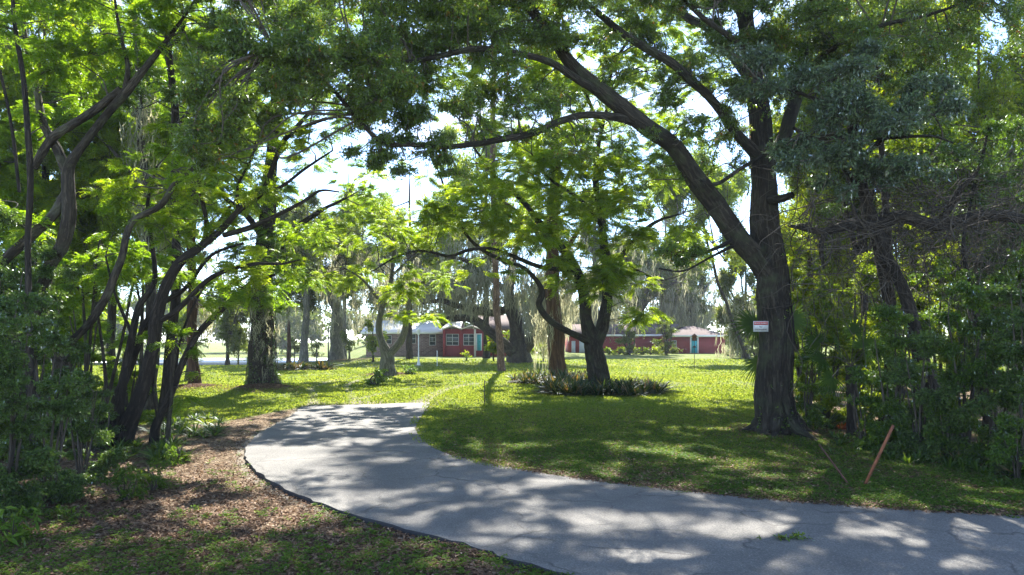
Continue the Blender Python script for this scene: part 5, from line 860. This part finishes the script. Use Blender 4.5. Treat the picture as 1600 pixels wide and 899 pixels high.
for px, py, top, r_, mt, lb, nm in [(757, 633, 595, .016, 'blackm', 'thin black stake alone on the lawn beyond the driveway end', 'stake'), (513, 567, 518, .06, 'blackm', 'thin black post in front of the spreading lakeside oak', 'post'), (683, 572, 549, .03, 'white', 'thin white stake on the lawn in front of the brick wall', 'stake'), (1133, 556, 519, .02, 'rustdark', 'thin pole at the right corner of the red house', 'pole'), (737, 557, 545, .05, 'white', 'short white post below the porch windows', 'post'), (1166, 556, 531, .16, 'redpaint', 'red post on the lawn edge under the fan palm leaf', 'post'), (1101, 640, 632, .0, None, None, None)]:
    if not nm: continue
    Yp = CH*F/(py-HZ); B = (X(px, Yp), Yp, ground(X(px, Yp), Yp)); hh = (py-top)/F*Yp
    t = thing(nm, lb, nm, B); lathe('shaft', mt, t, B, [(-.15, r_), (hh*.5, r_), (hh, r_)], 8); lathe('cap', mt, t, B, [(hh, r_*1.5), (hh+r_*1.2, r_*1.4), (hh+r_*2, r_*.3)], 8)
Yp = CH*F/(578-HZ); B = (X(1085, Yp), Yp, 0.); t = thing('bird_feeder', 'dark bird feeder on a thin pole standing in the sunny lawn before the teal door', 'bird feeder', B)
lathe('pole', 'blackm', t, B, [(-.1, .02), (1.3, .02), (2.1, .02)], 6); lathe('baffle', 'blackm', t, B, [(1.6, .05), (1.62, .16), (1.75, .05)], 10); lathe('hopper', 'rustdark', t, B, [(2.1, .1), (2.12, .2), (2.2, .17), (2.4, .16), (2.42, .24), (2.62, .03)], 10)
def bar(name, label, a, b_, Y, wdt, mt, angle=False):
    p, q = P(*a, Y[0]), P(*b_, Y[1]); q = q.copy(); g = ground(q[0], q[1]); B_ = (q[0], q[1], g); d = unit(p-q); q2 = q-d*.12; L_ = np.linalg.norm(p-q2)
    s_ = unit(np.cross(d, [0, 1, .2])); t_ = unit(np.cross(s_, d)); mb = MB()
    def pl(u0, u1, v0, v1): 
        V = []
        for z in (0, L_):
            for u, v in ((u0, v0), (u1, v0), (u1, v1), (u0, v1)): V.append(q2+d*z+s_*u+t_*v)
        mb.add(V, [(0, 3, 2, 1), (4, 5, 6, 7), (0, 1, 5, 4), (1, 2, 6, 5), (2, 3, 7, 6), (3, 0, 4, 7)])
    if angle: pl(0, wdt, 0, .006); pl(0, .006, .0065, wdt)
    else: pl(0, wdt, 0, wdt*.6)
    t = thing(name, label, 'stake', B_); o = mb.build('steel_bar', M[mt], t, B_)
    return t
bar('steel_stake', 'orange rusty angle iron stake leaning right at the driveway verge', (1398, 666), (1353, 760), (11.9, 11.65), .055, 'rust', True)
bar('steel_stake', 'thin dark rusty stake leaning left at the driveway verge', (1281, 694), (1330, 760), (12.4, 11.65), .028, 'rustdark')
# sign nailed to the oak
Ys = 16.78; B = tuple(P(1189, 510, Ys)); sg = thing('warning_sign', 'small white sign with a red band nailed to the trunk of the large oak', 'sign', B); sg.rotation_euler = (0, 0, 0)
x0, x1, z0, z1 = X(1177, Ys), X(1200.5, Ys), Z(518.5, Ys), Z(502, Ys)
bx('board', 'dimwhite', sg, B, x0, x1, Ys-.003, Ys+.003, z0, z1)
M['signred'] = simple('sign_red', (.45, .03, .03), .5, .05); M['signink'] = simple('sign_ink', (.04, .04, .045), .5, .05)
bx('red_band', 'signred', sg, B, x0+.012, x1-.012, Ys-.006, Ys-.0035, z1-.092, z1-.014)
def text(s_, par, B_, x, z, size, mt, Yt_):
    cu = bpy.data.curves.new('lettering', 'FONT'); cu.body = s_; cu.size = size; cu.align_x = 'CENTER'; cu.align_y = 'CENTER'; cu.extrude = .0006; cu.offset = .0012; cu.materials.append(M[mt])
    o = bpy.data.objects.new('lettering', cu); C.objects.link(o); bpy.context.view_layer.update(); me_ = bpy.data.meshes.new_from_object(o.evaluated_get(bpy.context.evaluated_depsgraph_get())); bpy.data.objects.remove(o); o = bpy.data.objects.new('lettering', me_); C.objects.link(o); o.parent = par; o.location = (x-B_[0], Yt_-B_[1], z-B_[2]); o.rotation_euler = (R(90), 0, 0); return o
xc = (x0+x1)/2
text('PRIVATE PROPERTY', sg, B, xc, z1-.053, .037, 'dimwhite', Ys-.0075); text('NO', sg, B, xc, z0+.115, .05, 'signink', Ys-.0048); text('TRESPASSING', sg, B, xc, z0+.052, .048, 'signink', Ys-.0048)
for dx in (.012, -.012): pass
bx('batten', 'bark', sg, B, xc-.02, xc+.10, Ys+.0035, Ys+.12, z0+.08, z0+.12)
# fallen sprig on the asphalt
x, y = G(1238, 845); mb = MB(); cen = np.array([x, y, .05])+rng.normal(0, 1, (26, 3))*np.array([.14, .05, .012]); cen[:, 2] = np.maximum(cen[:, 2], .03)
_w = list(WELLS); WELLS.clear(); sprays(mb, cen, unit(rng.normal(0, 1, (26, 3))*np.array([1, 1, .15])), rng.uniform(.1, .9, 26), 'whorl', .055, .4); WELLS.extend(_w)
tube(mb, cat([(x-.22, y+.02, .03), (x, y, .035), (x+.25, y-.03, .03)], 4), np.full(9, .004), 4, 1); tag(mb.build('fallen_sprig', [M['oakleaf'], M['twig']], None, (x, y, .02)), 'fresh green leafy sprig lying on the asphalt', 'sprig')

# ------------------------------------------------------------------ the air
if HAZE:
    me = bpy.data.meshes.new('haze'); x_, y0_, y1_, z0_, z1_ = 900, -60, 480, -6, 48
    vv = [(x, y, z) for z in (z0_, z1_) for x, y in ((-x_, y0_), (x_, y0_), (x_, y1_), (-x_, y1_))]
    me.from_pydata(vv, [], [(0, 3, 2, 1), (4, 5, 6, 7), (0, 1, 5, 4), (1, 2, 6, 5), (2, 3, 7, 6), (3, 0, 4, 7)])
    m, n, l, b = mat('haze'); n.remove(b); v = n.new('ShaderNodeVolumePrincipled'); v.inputs['Color'].default_value = (.88, .93, 1, 1); v.inputs['Density'].default_value = HAZE; v.inputs['Anisotropy'].default_value = .0
    l.new(v.outputs[0], n['Material Output'].inputs['Volume']); me.materials.append(m); o = bpy.data.objects.new('haze', me); C.objects.link(o); tag(o, 'thin humid haze over the grounds', kind='stuff')
print('all done', LEAFN, sum(len(o.data.polygons) for o in C.objects if o.type == 'MESH'), flush=True)
